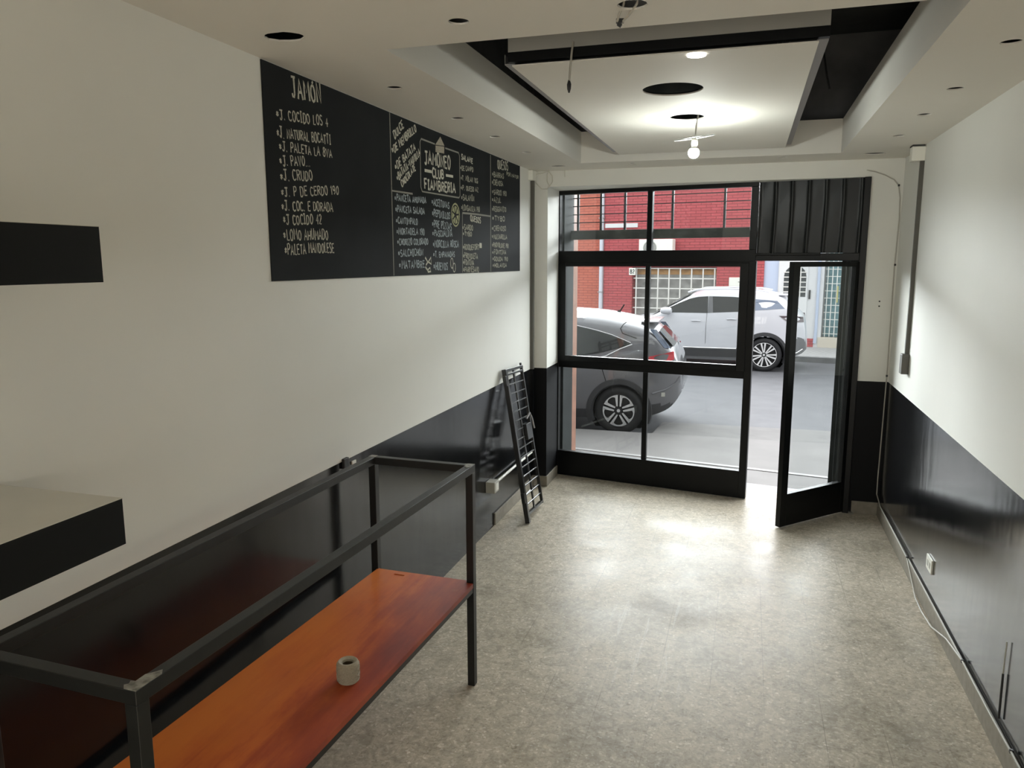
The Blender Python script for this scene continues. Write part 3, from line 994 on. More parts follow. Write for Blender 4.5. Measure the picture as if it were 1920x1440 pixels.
gl('4', .54, [(.34, 0), (.38, 1), (.03, .36), (.52, .36)])
gl('8', .52, arc(.26, .76, .18, .23, 90, 450, 10), arc(.26, .27, .23, .27, 90, 450, 10))
gl('9', .52, arc(.25, .72, .2, .27, 0, 360, 10), [(.45, .72), (.42, .2), (.2, 0)])
gl('.', .2, [(.06, .0), (.13, .05)])
gl('-', .4, [(.05, .48), (.36, .48)])
gl('*', .5, [(.22, .75), (.22, .2)], [(.05, .65), (.4, .3)], [(.05, .3), (.4, .65)])
gl(' ', .34)
gl('/', .4, [(.02, 0), (.36, 1)])


def ribbon(mb, pts, wd, lift, mat=None, P=None):
    """flat stroke through the 2-D points (y, z) on the wall plane"""
    P = P or (lambda a, b, l: Vector((CBX + l, a, b)))
    n = len(pts)
    L, R_ = [], []
    for i in range(n):
        a = pts[max(i - 1, 0)]
        b = pts[min(i + 1, n - 1)]
        dx, dy = b[0] - a[0], b[1] - a[1]
        l = math.hypot(dx, dy) or 1
        nx_, ny_ = -dy / l, dx / l
        h_ = wd / 2 * random.uniform(0.8, 1.15)
        L.append((pts[i][0] + nx_ * h_, pts[i][1] + ny_ * h_))
        R_.append((pts[i][0] - nx_ * h_, pts[i][1] - ny_ * h_))
    vs = [P(a, b, lift) for a, b in L] + [P(a, b, lift) for a, b in R_]
    fs = [(i, n + i, n + i + 1, i + 1) for i in range(n - 1)]
    mb.add(vs, fs, mat)


def write(txt, y0, z0, y1, z1, h, wd, P=None, jitter=1.0, mat=None, mb=None):
    mb = mb or MB()
    tot = sum(G[c][0] + .16 for c in txt) - .16
    dx, dy = y1 - y0, z1 - z0
    L = math.hypot(dx, dy)
    ux, uy = dx / L, dy / L
    vx, vy = -uy, ux
    sc = L / tot
    x = 0
    for c in txt:
        w_, st = G[c]
        jz = random.uniform(-.06, .06) * jitter
        js = random.uniform(.9, 1.08) if jitter else 1
        sl = random.uniform(-.05, .05) * jitter
        for s_ in st:
            q = []
            for (a, b) in s_:
                a += random.uniform(-.025, .025) * jitter + sl * b
                b = b * js + jz + random.uniform(-.02, .02) * jitter
                q.append((y0 + ux * (x + a) * sc + vx * b * h, z0 + uy * (x + a) * sc + vy * b * h))
            ribbon(mb, q, wd, random.uniform(0.0006, 0.0012), mat, P)
        x += w_ + .16
    return mb


JAMON = [('JAMÓN', 2.866, 2.718, 3.091, 2.739, 0.078), ('*J. COCIDO LOS 4', 2.743, 2.613, 3.141, 2.646, 0.039), ('*J. NATURAL BOCATTI', 2.741, 2.541, 3.157, 2.571, 0.04), ('*J. PALETA LA 8VA', 2.752, 2.491, 3.164, 2.515, 0.037), ('*J. PAVO...', 2.752, 2.432, 2.977, 2.457, 0.039), ('*J. CRUDO', 2.749, 2.373, 2.992, 2.4, 0.039), ('*J. P DE CERDO 190', 2.751, 2.309, 3.213, 2.358, 0.039), ('*J. COC. E DORADA', 2.748, 2.256, 3.154, 2.277, 0.039), ('*J COCIDO 42', 2.755, 2.201, 3.053, 2.216, 0.039), ('*LOMO AHUMADO', 2.753, 2.137, 3.102, 2.15, 0.043), ('*PALETA MANDOLESE', 2.756, 2.078, 3.151, 2.094, 0.042)]
DULCES = [('DULCE', 3.82, 2.691, 3.936, 2.771, 0.04), ('*DE MEMBRILLO', 3.79, 2.607, 4.102, 2.779, 0.04), ('*DE BATATA', 3.821, 2.53, 4.087, 2.672, 0.039), ('*BATATA-VAINILLA', 3.841, 2.476, 4.151, 2.653, 0.037), ('CHOCOLATE', 3.894, 2.45, 4.082, 2.562, 0.035)]
LOGO = [('JAMONEO', 4.213, 2.612, 4.615, 2.620, 0.074), ('CLUB', 4.321, 2.544, 4.499, 2.553, 0.050), ('FIAMBRERIA', 4.2, 2.468, 4.697, 2.486, 0.056)]
LISTA = [('*PANCETA AHUMADA', 3.8, 2.371, 4.219, 2.388, 0.034), ('*PANCETA SALADA', 3.804, 2.312, 4.193, 2.324, 0.035), ('*CANTIMPALO', 3.808, 2.253, 4.092, 2.259, 0.033), ('*MORTADELA 190', 3.812, 2.196, 4.187, 2.204, 0.034), ('*CHORIZO COLORADO', 3.818, 2.139, 4.238, 2.152, 0.033), ('*SALCHICHÓN', 3.825, 2.078, 4.163, 2.086, 0.037), ('*MATAMBRE', 3.833, 2.013, 4.178, 2.015, 0.041)]
LISTB = [('*ACEITUNAS', 4.303, 2.383, 4.583, 2.38, 0.04), ('*PEPINILLOS', 4.305, 2.318, 4.596, 2.317, 0.04), ('*PRE PIZZAS', 4.302, 2.255, 4.618, 2.248, 0.041), ('*PASCUALINA', 4.306, 2.201, 4.63, 2.209, 0.036), ('*MORCILLA ROSCA', 4.311, 2.133, 4.74, 2.145, 0.041), ('*T. EMPANADAS', 4.313, 2.075, 4.666, 2.082, 0.035), ('*HUEVOS', 4.314, 1.998, 4.543, 1.997, 0.045)]
SALAME = [('SALAME', 4.81, 2.709, 5.023, 2.708, 0.032), ('*DE CAMPO', 4.788, 2.639, 5.033, 2.654, 0.029), ('*T. MILAN 1KG', 4.793, 2.576, 5.127, 2.586, 0.031), ('*P. QUESO AZ', 4.792, 2.514, 5.133, 2.527, 0.031), ('*SALAMIN', 4.801, 2.446, 5.051, 2.462, 0.036), ('*LONGANIZA 190', 4.799, 2.384, 5.159, 2.393, 0.035)]
QUESO1 = [('QUESOS', 4.966, 2.323, 5.179, 2.317, 0.037), ('*SARDO', 4.816, 2.258, 5.017, 2.262, 0.035), ('*TYBO', 4.82, 2.218, 4.991, 2.221, 0.028), ('*ROQUEFORT', 4.817, 2.129, 5.141, 2.131, 0.036), ('*PROVOLETA', 4.818, 2.072, 5.108, 2.069, 0.036), ('*FONTINA', 4.817, 2.028, 5.028, 2.027, 0.033), ('*PARMESANO', 4.818, 1.981, 5.13, 1.978, 0.036)]
QUESO2 = [('QUESOS', 5.563, 2.737, 5.828, 2.748, 0.064), ('POR MAYOR', 5.787, 2.708, 6.11, 2.712, 0.026), ('*BARRAS', 5.437, 2.664, 5.719, 2.676, 0.037), ('*CREMOSA', 5.436, 2.604, 5.7, 2.62, 0.037), ('*SARDO 190', 5.435, 2.537, 5.785, 2.552, 0.035), ('*AZUL', 5.434, 2.48, 5.646, 2.491, 0.035), ('*REGGIANITO', 5.433, 2.416, 5.775, 2.432, 0.035), ('*TYBO', 5.432, 2.349, 5.742, 2.36, 0.035), ('*CREMOSO', 5.426, 2.275, 5.771, 2.286, 0.035), ('*MUZZARELLA', 5.425, 2.217, 5.796, 2.224, 0.033), ('*PROVOLONE 190', 5.428, 2.156, 5.833, 2.156, 0.033), ('*FONTINA', 5.431, 2.104, 5.772, 2.107, 0.031), ('*GOUDA 190', 5.434, 2.055, 5.818, 2.053, 0.031), ('*HOLANDA', 5.438, 2.008, 5.785, 2.007, 0.029)]
for rows, mt, wd, hw in ((JAMON, 'chalk', 0.0064, 0.0110), (DULCES, 'chalk', 0.0095, 0), (LOGO, 'chalk', 0.0135, 0), (LISTA, 'chalk_blue', 0.0080, 0), (LISTB, 'chalk_blue', 0.0080, 0), (SALAME, 'chalk_dim', 0.0080, 0.010), (QUESO1, 'chalk_dim', 0.0085, 0.010), (QUESO2, 'chalk_dim', 0.0088, 0.012)):
    for i, (t, a, b, c, d, h_) in enumerate(rows):
        if 'KG' in t and 'K' not in G:
            continue
        head = (i == 0 and hw)
        m_ = write(t, a, b, c, d, h_, hw if head else wd)
        ob = m_.build('chalk_lettering', M['chalk'] if head else M[mt], cb, fix=False)

# chalk rules, logo box and drawings
for pts, wd in (([(3.765, 2.816), (3.7665, 1.976)], 0.009), ([(5.402, 2.812), (5.395, 1.976)], 0.011), ([(4.808, 1.978), (4.812, 2.2), (4.816, 2.367)], 0.008),
                ([(4.816, 2.367), (5.1, 2.374), (5.395, 2.377)], 0.012), ([(3.769, 2.421), (4.032, 2.426)], 0.010)):
    mb = MB()
    ribbon(mb, pts, wd, 0.0010)
    mb.build('chalk_rule', M['chalk_line'], cb, fix=False)
mb = MB()
bx0, bx1, bz0, bz1 = 4.148, 4.775, 2.456, 2.743
cr = 0.018
loop = [(bx0 + cr, bz0 - 0.006), (bx1 - cr, bz0 + 0.004), (bx1, bz0 + cr), (bx1, bz1 - cr), (bx1 - cr, bz1), (4.53, bz1 - 0.002)]
ribbon(mb, loop, 0.009, 0.001)
ribbon(mb, [(4.365, bz1 - 0.001), (bx0 + cr, bz1), (bx0, bz1 - cr), (bx0, bz0 + cr), (bx0 + cr, bz0 - 0.006)], 0.009, 0.001)
mb.build('chalk_frame', M['chalk_line'], cb, fix=False)
mb = MB()
ribbon(mb, [(4.206, 2.573), (4.311, 2.576)], 0.016, 0.001)
ribbon(mb, [(4.535, 2.579), (4.656, 2.584)], 0.016, 0.001)
mb.build('chalk_dash', M['chalk'], cb, fix=False)
mb = MB()
C3 = lambda a, b, l=0.001: Vector((CBX + l, a, b))
mb.add([C3(4.374, 2.698), C3(4.512, 2.706), C3(4.514, 2.748), C3(4.448, 2.742), C3(4.376, 2.735)], [(0, 1, 2, 3, 4)])
mb.add([C3(4.372, 2.739), C3(4.448, 2.746), C3(4.518, 2.753), C3(4.453, 2.798)], [(0, 1, 2, 3)])
mb.build('chalk_drawing', M['chalk_tan'], cb, fix=False)
mb = MB()
cy_, cz_, ra, rb = 4.690, 2.347, 0.070, 0.070
ribbon(mb, [(cy_ + ra * math.cos(t * math.pi / 14), cz_ + rb * math.sin(t * math.pi / 14)) for t in range(29)], 0.011, 0.0012)
for k_ in range(7):
    t = 2 * math.pi * k_ / 7 + .2
    t2 = t + 0.72
    i0 = [(cy_ + 0.014 * math.cos((t + t2) / 2), cz_ + 0.014 * math.sin((t + t2) / 2))]
    o_ = [(cy_ + 0.056 * math.cos(t + (t2 - t) * q / 4), cz_ + 0.056 * math.sin(t + (t2 - t) * q / 4)) for q in range(5)]
    pp = [C3(a, b, 0.0009) for a, b in i0 + o_]
    mb.add(pp, [tuple(range(len(pp)))])
mb.build('chalk_drawing', M['chalk_yellow'], cb, fix=False)
mb = MB()
ribbon(mb, [(4.19, 2.075), (4.23, 2.045), (4.275, 2.075), (4.28, 2.035), (4.23, 2.05), (4.2, 2.03)], 0.012, 0.001)
ribbon(mb, [(4.19, 2.02), (4.22, 2.0), (4.26, 2.015), (4.27, 1.992), (4.23, 1.990), (4.215, 2.008)], 0.012, 0.0012)
for cx_, cz2, rx_, rz_ in ((4.615, 2.040, 0.022, 0.032), (4.655, 2.012, 0.022, 0.028)):
    ribbon(mb, [(cx_ + rx_ * math.cos(t * math.pi / 8), cz2 + rz_ * math.sin(t * math.pi / 8)) for t in range(17)], 0.007, 0.0012)
mb.add([C3(5.148, 2.145), C3(5.196, 2.145), C3(5.196, 2.18), C3(5.148, 2.18)], [(0, 1, 2, 3)])
mb.build('chalk_drawing', M['chalk'], cb, fix=False)

# thick wall shelves at the left edge
XS, YS = -1.430, 1.425
for nm, z0, z1, lab in (('wall_shelf', 2.004, 2.130, 'black edged upper wall shelf left of the chalkboard'), ('wall_shelf', 1.368, 1.483, 'white topped lower wall shelf with a thick black edge')):
    sh = thing(nm, lab, 'shelf', ((XL + XS) / 2, 0.3, z0), 'thick wall shelves on the left wall')
    mb = MB(); mb.box(XL, XS - 0.018, -0.9, YS - 0.018, z0 + 0.002, z1); mb.box(XL, XS + 0.0005, -0.9, YS + 0.0005, z1, z1 + 0.0015)
    tag(mb.build('shelf_board', M['shelf_top'], sh), 'white board')
    mb = MB(); mb.box(XS - 0.018, XS, -0.9, YS, z0, z1); mb.box(XL, XS - 0.018, YS - 0.018, YS, z0, z1)
    tag(mb.build('edge_band', M['shelf_edge'], sh), 'black edge band')

# trunking and boxes, left front corner
tr = thing('cable_trunking', 'grey cable trunking with a white box in the front left corner by the shop window', 'trunking', (XL + 0.02, 6.5, 1.1), 'vertical cable trunkings')
mb = MB(); mb.box(XL, XL + 0.030, 6.49, 6.52, DADO, 2.735)
mb.build('channel', M['trunking'], tr)
mb = MB(); mb.box(XL, XL + 0.030, 6.49, 6.52, 0.30, DADO)
tag(mb.build('channel', M['dado'], tr), 'black painted lower length')
mb = MB(); mb.box(XL, XL + 0.040, 6.42, 6.545, 2.735, 2.817)
mb.build('junction_box', M['plastic_white'], tr, bevel=0.004)
cbm = thing('cable', 'white cable loops hanging from the ceiling hole in the front left corner', 'cable', (-1.69, 6.57, 2.7), 'loose cables')
mb = MB()
mb.tube([(XL + 0.04, 6.52, 2.79), (-1.74, 6.57, 2.805), (-1.69, 6.575, 2.82), (-1.655, 6.575, 2.78), (-1.652, 6.575, 2.73), (-1.675, 6.575, 2.695), (-1.70, 6.575, 2.73), (-1.70, 6.575, 2.79), (-1.675, 6.575, 2.84)], 0.004, 8)
mb.tube([(XL + 0.03, 6.52, 2.735), (-1.785, 6.575, 2.705), (-1.75, 6.578, 2.672), (-1.70, 6.578, 2.672), (-1.675, 6.578, 2.70)], 0.004, 8)
mb.tube([(-1.545, 6.57, 2.86), (-1.546, 6.575, 2.80), (-1.545, 6.575, 2.765)], 0.003, 8)
mb.build('cord', M['trunk_white'], cbm, smooth=True)

# trunking on the right wall
tr = thing('cable_trunking', 'grey cable trunking between two boxes on the right white wall', 'trunking', (XR - 0.02, 5.9, 1.27), 'vertical cable trunkings')
mb = MB(); mb.box(XR - 0.026, XR, 5.885, 5.91, 1.40, 2.72)
mb.build('channel', M['trunking'], tr)
mb = MB(); mb.box(XR - 0.082, XR, 5.875, 5.965, 2.717, 2.812)
tag(mb.build('junction_box', M['plastic_white'], tr, bevel=0.004), 'white junction box under the ceiling')
mb = MB(); mb.box(XR - 0.048, XR, 5.85, 5.93, 1.265, 1.405)
tag(mb.build('switch_box', M['trunking'], tr, bevel=0.004), 'grey box at the lower end')
mb = MB(); mb.box(XR - 0.082, XR - 0.01, 5.87, 5.97, 2.812, 2.8225)
tag(mb.build('ceiling_slot', M['cable_dark'], tr), 'dark gap at the ceiling')

# thin cable: down the front right corner, along the right skirting
cbl = thing('cable', 'thin grey cable running down the right corner and along the skirting', 'cable', (1.08, 6.57, 0), 'loose cables')
mb = MB()
yy = YF - 0.005
pts = [(0.829, yy + 0.01, 2.744), (0.895, yy, 2.728), (0.967, yy, 2.700), (1.03, yy, 2.665), (1.066, yy, 2.620), (1.082, yy, 2.53), (1.088, yy, 2.38), (1.080, yy, 2.0), (1.083, yy, 1.6), (1.086, yy, 1.2), (1.083, yy, 0.8), (1.080, yy, 0.5), (1.078, yy, 0.3), (1.076, yy - 0.02, 0.18)]
pts += [(XR - 0.018, 6.40, 0.125), (XR - 0.018, 6.0, 0.125), (XR - 0.018, 5.33, 0.118), (XR - 0.022, 5.15, 0.06), (XR - 0.03, 4.95, 0.006), (XR - 0.035, 4.75, 0.006), (XR - 0.03, 4.52, 0.02), (XR - 0.02, 4.25, 0.085), (XR - 0.018, 3.95, 0.122), (XR - 0.018, 3.5, 0.118), (XR - 0.018, 3.2, 0.125), (XR - 0.018, 2.2, 0.118)]
mb.tube(pts, 0.0045, 8)
mb.tube([(XR - 0.012, 6.35, 0.114), (XR - 0.010, 5.6, 0.113), (XR - 0.010, 4.8, 0.113), (XR - 0.010, 4.1, 0.112), (XR - 0.010, 3.3, 0.113), (XR - 0.010, 2.2, 0.113)], 0.0045, 8)
mb.build('cord', M['cable'], cbl, smooth=True)
for p in ((1.067, yy, 2.62), (1.083, yy, 2.02), (1.0855, yy, 1.15), (XR - 0.016, 5.33, 0.118), (XR - 0.016, 3.95, 0.12), (XR - 0.016, 3.22, 0.124)):
    mb = MB(); mb.box(p[0] - 0.007, p[0] + 0.007, p[1] - 0.008, p[1] + 0.004, p[2] - 0.008, p[2] + 0.008)
    mb.build('cable_clip', M['cable_dark'], cbl, bevel=0.002)
for zz in (1.699, 1.737):
    mb = MB(); mb.lathe([(0.006, 0), (0.006, -0.006), (0.003, -0.008)], (0.993, YF, zz), 10, axis='y')
    sc_ = mb.build('wall_screw', M['cable_dark'], origin=(0.993, YF, zz))
    tag(sc_, 'upper of two dark screws in the white pier right of the door' if zz > 1.71 else 'lower of two dark screws in the white pier right of the door', 'screw', 'screws in the right pier')

# outlets
ol = thing('wall_outlet', 'small white outlet plate low on the black right wall', 'outlet', (XR, 4.78, 0.24), 'wall outlets')
mb = MB(); mb.box(XR - 0.012, XR, 4.715, 4.845, 0.250, 0.335)
mb.build('cover_plate', M['plastic_white'], ol, bevel=0.003)
for yy_ in (4.755, 4.805):
    mb = MB(); mb.box(XR - 0.0135, XR - 0.011, yy_ - 0.014, yy_ + 0.014, 0.275, 0.310)
    mb.build('socket_insert', M['plastic_grey'], ol)
ol = thing('wall_outlet', 'grey surface outlet box with a white conduit low on the left wall', 'outlet', (XL, 5.3, 0.30), 'wall outlets')
mb = MB(); mb.box(XL, XL + 0.075, 5.255, 5.36, 0.318, 0.405)
mb.build('box', M['plastic_grey'], ol, bevel=0.005)
mb = MB(); mb.box(XL + 0.075, XL + 0.078, 5.28, 5.335, 0.335, 0.39)
mb.build('cover_plate', M['plastic_white'], ol)
mb = MB(); mb.tube([(XL + 0.022, 5.36, 0.352), (XL + 0.022, 5.8, 0.350), (XL + 0.022, 6.47, 0.345)], 0.011, 12)
tag(mb.build('conduit', M['plastic_white'], ol, smooth=True), 'white conduit pipe')

# little bits on the dado edge and right wall
cl = thing('wall_clip', 'small black clip with a white tag at the top of the left dado', 'clip', (XL, 3.2, 1.07))
mb = MB(); mb.box(XL, XL + 0.016, 3.155, 3.20, 1.065, 1.115)
mb.build('clip', M['cable_dark'], cl, bevel=0.003)
mb = MB(); mb.box(XL, XL + 0.008, 3.245, 3.285, 1.062, 1.08)
mb.build('tag', M['plastic_white'], cl, bevel=0.002)
rd = thing('wall_rod', 'short dark rod standing against the black right wall near the camera', 'rod', (XR - 0.02, 3.41, 0.11))
mb = MB(); mb.tube([(XR - 0.010, 3.41, 0.15), (XR - 0.010, 3.415, 0.35)], 0.0045, 10)
mb.build('rod', M['cable_dark'], rd, smooth=True)
mb = MB(); mb.tube([(XR - 0.010, 3.415, 0.35), (XR - 0.010, 3.41, 0.495)], 0.003, 10)
tag(mb.build('tip', M['plastic_grey'], rd, smooth=True), 'grey upper end')

# ================================================================== WORKBENCH FRAME
# plan corners (slightly out of square with the wall); A front-far, B front-near, C back-near, D back-far
TA, TB, TC, TD = Vector((-1.187, 3.268, 0)), Vector((-1.256, 1.243, 0)), Vector((-1.782, 1.262, 0)), Vector((-1.735, 3.285, 0))
TZ, TW = 1.110, 0.036
wb = thing('display_counter_frame', 'dark steel counter frame with an orange wooden shelf along the left wall', 'counter frame', (-1.49, 2.26, 0))


def inset(p, a, b):
    return p + (a - p).normalized() * (TW / 2) + (b - p).normalized() * (TW / 2)


IA, IB, IC, ID = inset(TA, TB, TD), inset(TB, TA, TC), inset(TC, TB, TD), inset(TD, TC, TA)
for p in (IA, IB, IC, ID):
    mb = MB(); mb.bar((p.x, p.y, 0.0), (p.x, p.y, TZ - TW), TW, TW, up=(IA - IB).normalized())
    mb.build('leg', M['frame_paint'], wb, bevel=0.002)
zc_ = TZ - TW / 2
for p, q in ((IA, IB), (IB, IC), (IC, ID), (ID, IA)):
    d = (q - p).normalized() * (TW / 2)
    mb = MB(); mb.bar((p.x - d.x, p.y - d.y, zc_), (q.x + (d.x if (p is IA or p is IC) else -d.x), q.y + (d.y if (p is IA or p is IC) else -d.y), zc_), TW, TW)
    mb.build('top_rail', M['frame_paint'], wb, bevel=0.002)
SZ = 0.537
for p, q in ((IA, IB), (IB, IC), (IC, ID), (ID, IA)):
    d = (q - p).normalized() * (TW / 2)
    mb = MB(); mb.bar((p.x + d.x, p.y + d.y, SZ - 0.022 - 0.016), (q.x - d.x, q.y - d.y, SZ - 0.022 - 0.016), 0.030, 0.030)
    mb.build('shelf_rail', M['frame_paint'], wb, bevel=0.002)
mb = MB()
notch = [(-1.595, 3.218), (-1.540, 3.216), (-1.540, 3.205), (-1.595, 3.207)]
fx = TA + Vector((0.002, 0, 0))
poly = [(TD.x + 0.03, 3.262), (TD.x + 0.045, 3.255), (TA.x - 0.04, 3.246), (TA.x - 0.037, 3.222), (TA.x + 0.002, 3.218), (TB.x + 0.004, 1.29), (TB.x - 0.04, 1.285), (TC.x + 0.05, 1.30), (TC.x - 0.006, 1.305)]
plate_with_holes(mb, poly, [notch], SZ - 0.022, SZ)
sb = mb.build('shelf_board', M['wood'], wb)
tag(sb, 'orange red stained wooden shelf')
# bare welded corners: ragged ground patch on the corner, running a little along the long rail
for p, sg, s1, full in ((IA, 1, 0.055, True), (IB, -1, 0.075, True), (IC, -1, 0.045, False), (ID, 1, 0.02, False)):
    ax = (IB - IA).normalized() * sg
    ay = Vector((-ax.y, ax.x, 0)) * (1 if p in (IB, ID) else -1)       # towards the short rail
    h2 = TW / 2 - 0.001
    out_ = [(-h2, -h2), (s1 * 0.8, -h2), (s1, -h2 * 0.3), (s1 * 0.82, h2 * 0.2), (s1 * 0.6, h2), (h2 * 0.9, h2 * 0.92), (h2 * 0.75, h2 * 1.6), (h2 * 0.1, h2 * 1.25), (-h2 * 0.3, h2 * 1.7), (-h2, h2)]
    if not full:
        out_ = [(-h2, -h2), (s1 * 0.8, -h2), (s1, 0), (s1 * 0.7, h2), (-h2, h2)]
    mb = MB()
    mb.prism([((p + ax * a_ + ay * b_).x, (p + ax * a_ + ay * b_).y) for a_, b_ in out_], TZ - 0.0005, TZ + 0.0012)
    tag(mb.build('weld_seam', M['weld'], wb), 'bare ground weld at the corner')

# ball of twine
cx_, cy_, cz_ = -1.331, 2.287, SZ
tw = thing('twine_spool', 'small beige spool of cotton twine standing on the orange shelf', 'twine', (cx_, cy_, cz_))
prof = []
hh = 0.078
nw = 26
for i in range(nw * 4 + 1):
    z = 0.002 + hh * i / (nw * 4)
    q = (z - hh / 2) / (hh / 2)
    r = 0.040 * (1 - 0.13 * abs(q) ** 5) + 0.0008 * math.sin(2 * math.pi * i / 4)
    prof.append((r, z))
prof += [(0.028, hh + 0.001), (0.0215, hh - 0.004), (0.020, hh - 0.02), (0.020, 0.01)]
mb = MB(); mb.lathe([(0.030, 0.0)] + prof, (cx_, cy_, cz_), 40)
for k_ in range(7):
    pts = []
    ph = k_ * 0.9
    for i in range(30):
        t = 2 * math.pi * i / 30
        z = hh / 2 + (0.026 + 0.003 * (k_ % 3)) * math.sin(t + ph)
        q = (z - hh / 2) / (hh / 2)
        r = 0.0405 * (1 - 0.13 * abs(q) ** 5) + 0.0010
        pts.append((cx_ + r * math.cos(t), cy_ + r * math.sin(t), cz_ + z))
    mb.tube(pts, 0.0013, 6, closed=True)
mb.build('twine', M['twine'], tw, smooth=True)
mb = MB(); mb.lathe([(0.0198, 0.004), (0.0198, hh - 0.012), (0.0185, hh - 0.012), (0.0185, 0.004)], (cx_, cy_, cz_), 24, caps=False)
tag(mb.build('core_tube', simple('cardboard_core', (0.10, 0.07, 0.04), 0.8), tw, smooth=True), 'dark hollow core')

# ================================================================== LEANING GRILLE
gq0, gq1 = Vector((-1.580, 5.545, 0.0)), Vector((-1.580, 6.045, 0.0))
gt0 = Vector((-1.795, 5.610, 1.215))
GU = (gt0 - gq0).normalized(); GL = (gt0 - gq0).length
GV = Vector((0, 1, 0)); GV = (GV - GU * GV.dot(GU)).normalized()
GW = GV.cross(GU).normalized()
lg = thing('leaning_grille', 'narrow black iron security grille leaning against the left wall', 'grille', (-1.58, 5.79, 0))


def gp(a, b, c=0):
    return gq0 + GV * a + GU * b + GW * c


def gbox(name, a0, a1, b0, b1, c0, c1):
    m_ = MB(); m_.lbox(gp, a0, a1, b0, b1, c0, c1)
    return m_.build(name, M['grille_black'], lg, bevel=0.0015)


GWD = 0.475
gbox('stile', 0.0, 0.036, 0.006, GL, -0.018, 0.018)
gbox('stile', GWD - 0.020, GWD, 0.055, GL - 0.002, -0.012, 0.012)
gbox('center_bar', GWD / 2 - 0.012, GWD / 2 + 0.014, 0.07, GL - 0.02, -0.006, 0.006)
gbox('rail', 0.036, GWD, 0.060, 0.080, -0.012, 0.012)
gbox('rail', 0.036, GWD, GL - 0.022, GL, -0.014, 0.014)
gbox('rail', 0.036, GWD, GL - 0.052, GL - 0.036, -0.010, 0.010)
for i in range(14):
    b = 0.145 + (GL - 0.27) * i / 13
    m_ = MB(); m_.tube([gp(0.03, b, 0.004), gp(GWD - 0.014, b, 0.004)], 0.0055, 8)
    m_.build('rung', M['grille_rung'], lg, smooth=True)
gbox('hinge', -0.022, 0.002, 0.17, 0.25, -0.012, 0.016)
gbox('hinge', -0.022, 0.002, GL - 0.13, GL - 0.05, -0.012, 0.016)
lk = gbox('lock_case', 0.27, 0.40, 0.63, 0.76, -0.015, 0.030)
m_ = MB(); m_.tube([gp(0.30, 0.80, 0.03), gp(0.36, 0.84, 0.045), gp(0.42, 0.78, 0.04), gp(0.44, 0.70, 0.04)], 0.008, 8)
m_.build('lock_bolt', M['metal_dull'], lg, smooth=True)
gbox('finial', GWD - 0.024, GWD - 0.006, GL, GL + 0.022, -0.008, 0.008)

# ================================================================== STREET
ZR, ZS = -0.170, -0.050
M['asphalt'] = simple('grey_asphalt', (0.088, 0.088, 0.095), 0.8, var=0.12, vscale=3, bmp=0.2, bscale=120)
M['sidewalk'] = simple('pale_concrete_sidewalk', (0.128, 0.121, 0.117), 0.75, var=0.12, vscale=2.2)
M['whiteline'] = simple('white_stone_kerb', (0.24, 0.235, 0.23), 0.6, var=0.1, vscale=10)
M['kerb'] = simple('kerb_stone', (0.16, 0.16, 0.16), 0.8, var=0.2, vscale=6)
mb = MB()
mb.box(-30, 30, 8.8, 24, ZR - 0.2, ZR)
tag(mb.build('road', M['asphalt']), kind='structure')
mb = MB()
q0, q1 = fpt(-6, 0.54, 0), fpt(14, 0.54, 0)
mb.prism([(q0.x, q0.y), (q1.x, q1.y), (14, 9.55), (-1.0, 9.31), (q0.x, 9.20)], ZR - 0.2, ZS)
tag(mb.build('sidewalk', M['sidewalk']), kind='structure')
mb = MB()
fbox(mb, -4, 8, 1.17, 1.235, ZS, ZS + 0.006)
tag(mb.build('trim_3', M['whiteline']), kind='structure')
# dropped kerb ramp
mb = MB()
a, b, c, d = (-1.05, 9.312), (6, 9.43), (6, 10.72), (-1.05, 10.58)
mb.hexa([(*a, ZR - .1), (*b, ZR - .1), (*c, ZR - .1), (*d, ZR - .1), (*a, ZS - 0.002), (*b, ZS - 0.002), (*c, ZR + 0.004), (*d, ZR + 0.004)])
tag(mb.build('kerb_ramp', simple('ramp_concrete', (0.105, 0.100, 0.097), 0.8, var=0.15, vscale=3)), kind='structure')

# far side
W0 = Vector((1.6, 20.1, 0)); WD = Vector((0.98588, -0.16747, 0)); WN = Vector((0.16747, 0.98588, 0))


def wpt(s, o, z):
    p = W0 + WD * s + WN * o
    return Vector((p.x, p.y, z))


def wbox(m_, s0, s1, o0, o1, z0, z1, mat=None):
    return m_.lbox(wpt, s0, s1, o0, o1, z0, z1, mat)


def far_pave():
    m, n, b = new_mat('ribbed_pavement_tile')
    v = coords(n, rot=(0, 0, 0.17))
    wv = node(n, 'ShaderNodeTexWave', Scale=3.2, Distortion=0.0)
    wv.bands_direction = 'DIAGONAL'
    n.links.new(v, wv.inputs['Vector'])
    c = ramp(n, wv.outputs['Fac'], [(0.3, (0.22, 0.22, 0.22)), (0.6, (0.42, 0.41, 0.40))])
    n.links.new(c, b.inputs['Base Color'])
    b.inputs['Roughness'].default_value = 0.7
    return m


mb = MB()
wbox(mb, -18, 14, -2.02, 0, ZR - 0.2, ZS)
tag(mb.build('sidewalk', far_pave()), kind='structure')
mb = MB(); wbox(mb, -18, 14, -2.15, -2.02, ZR - 0.2, ZS - 0.004)
tag(mb.build('kerb', M['kerb']), kind='structure')


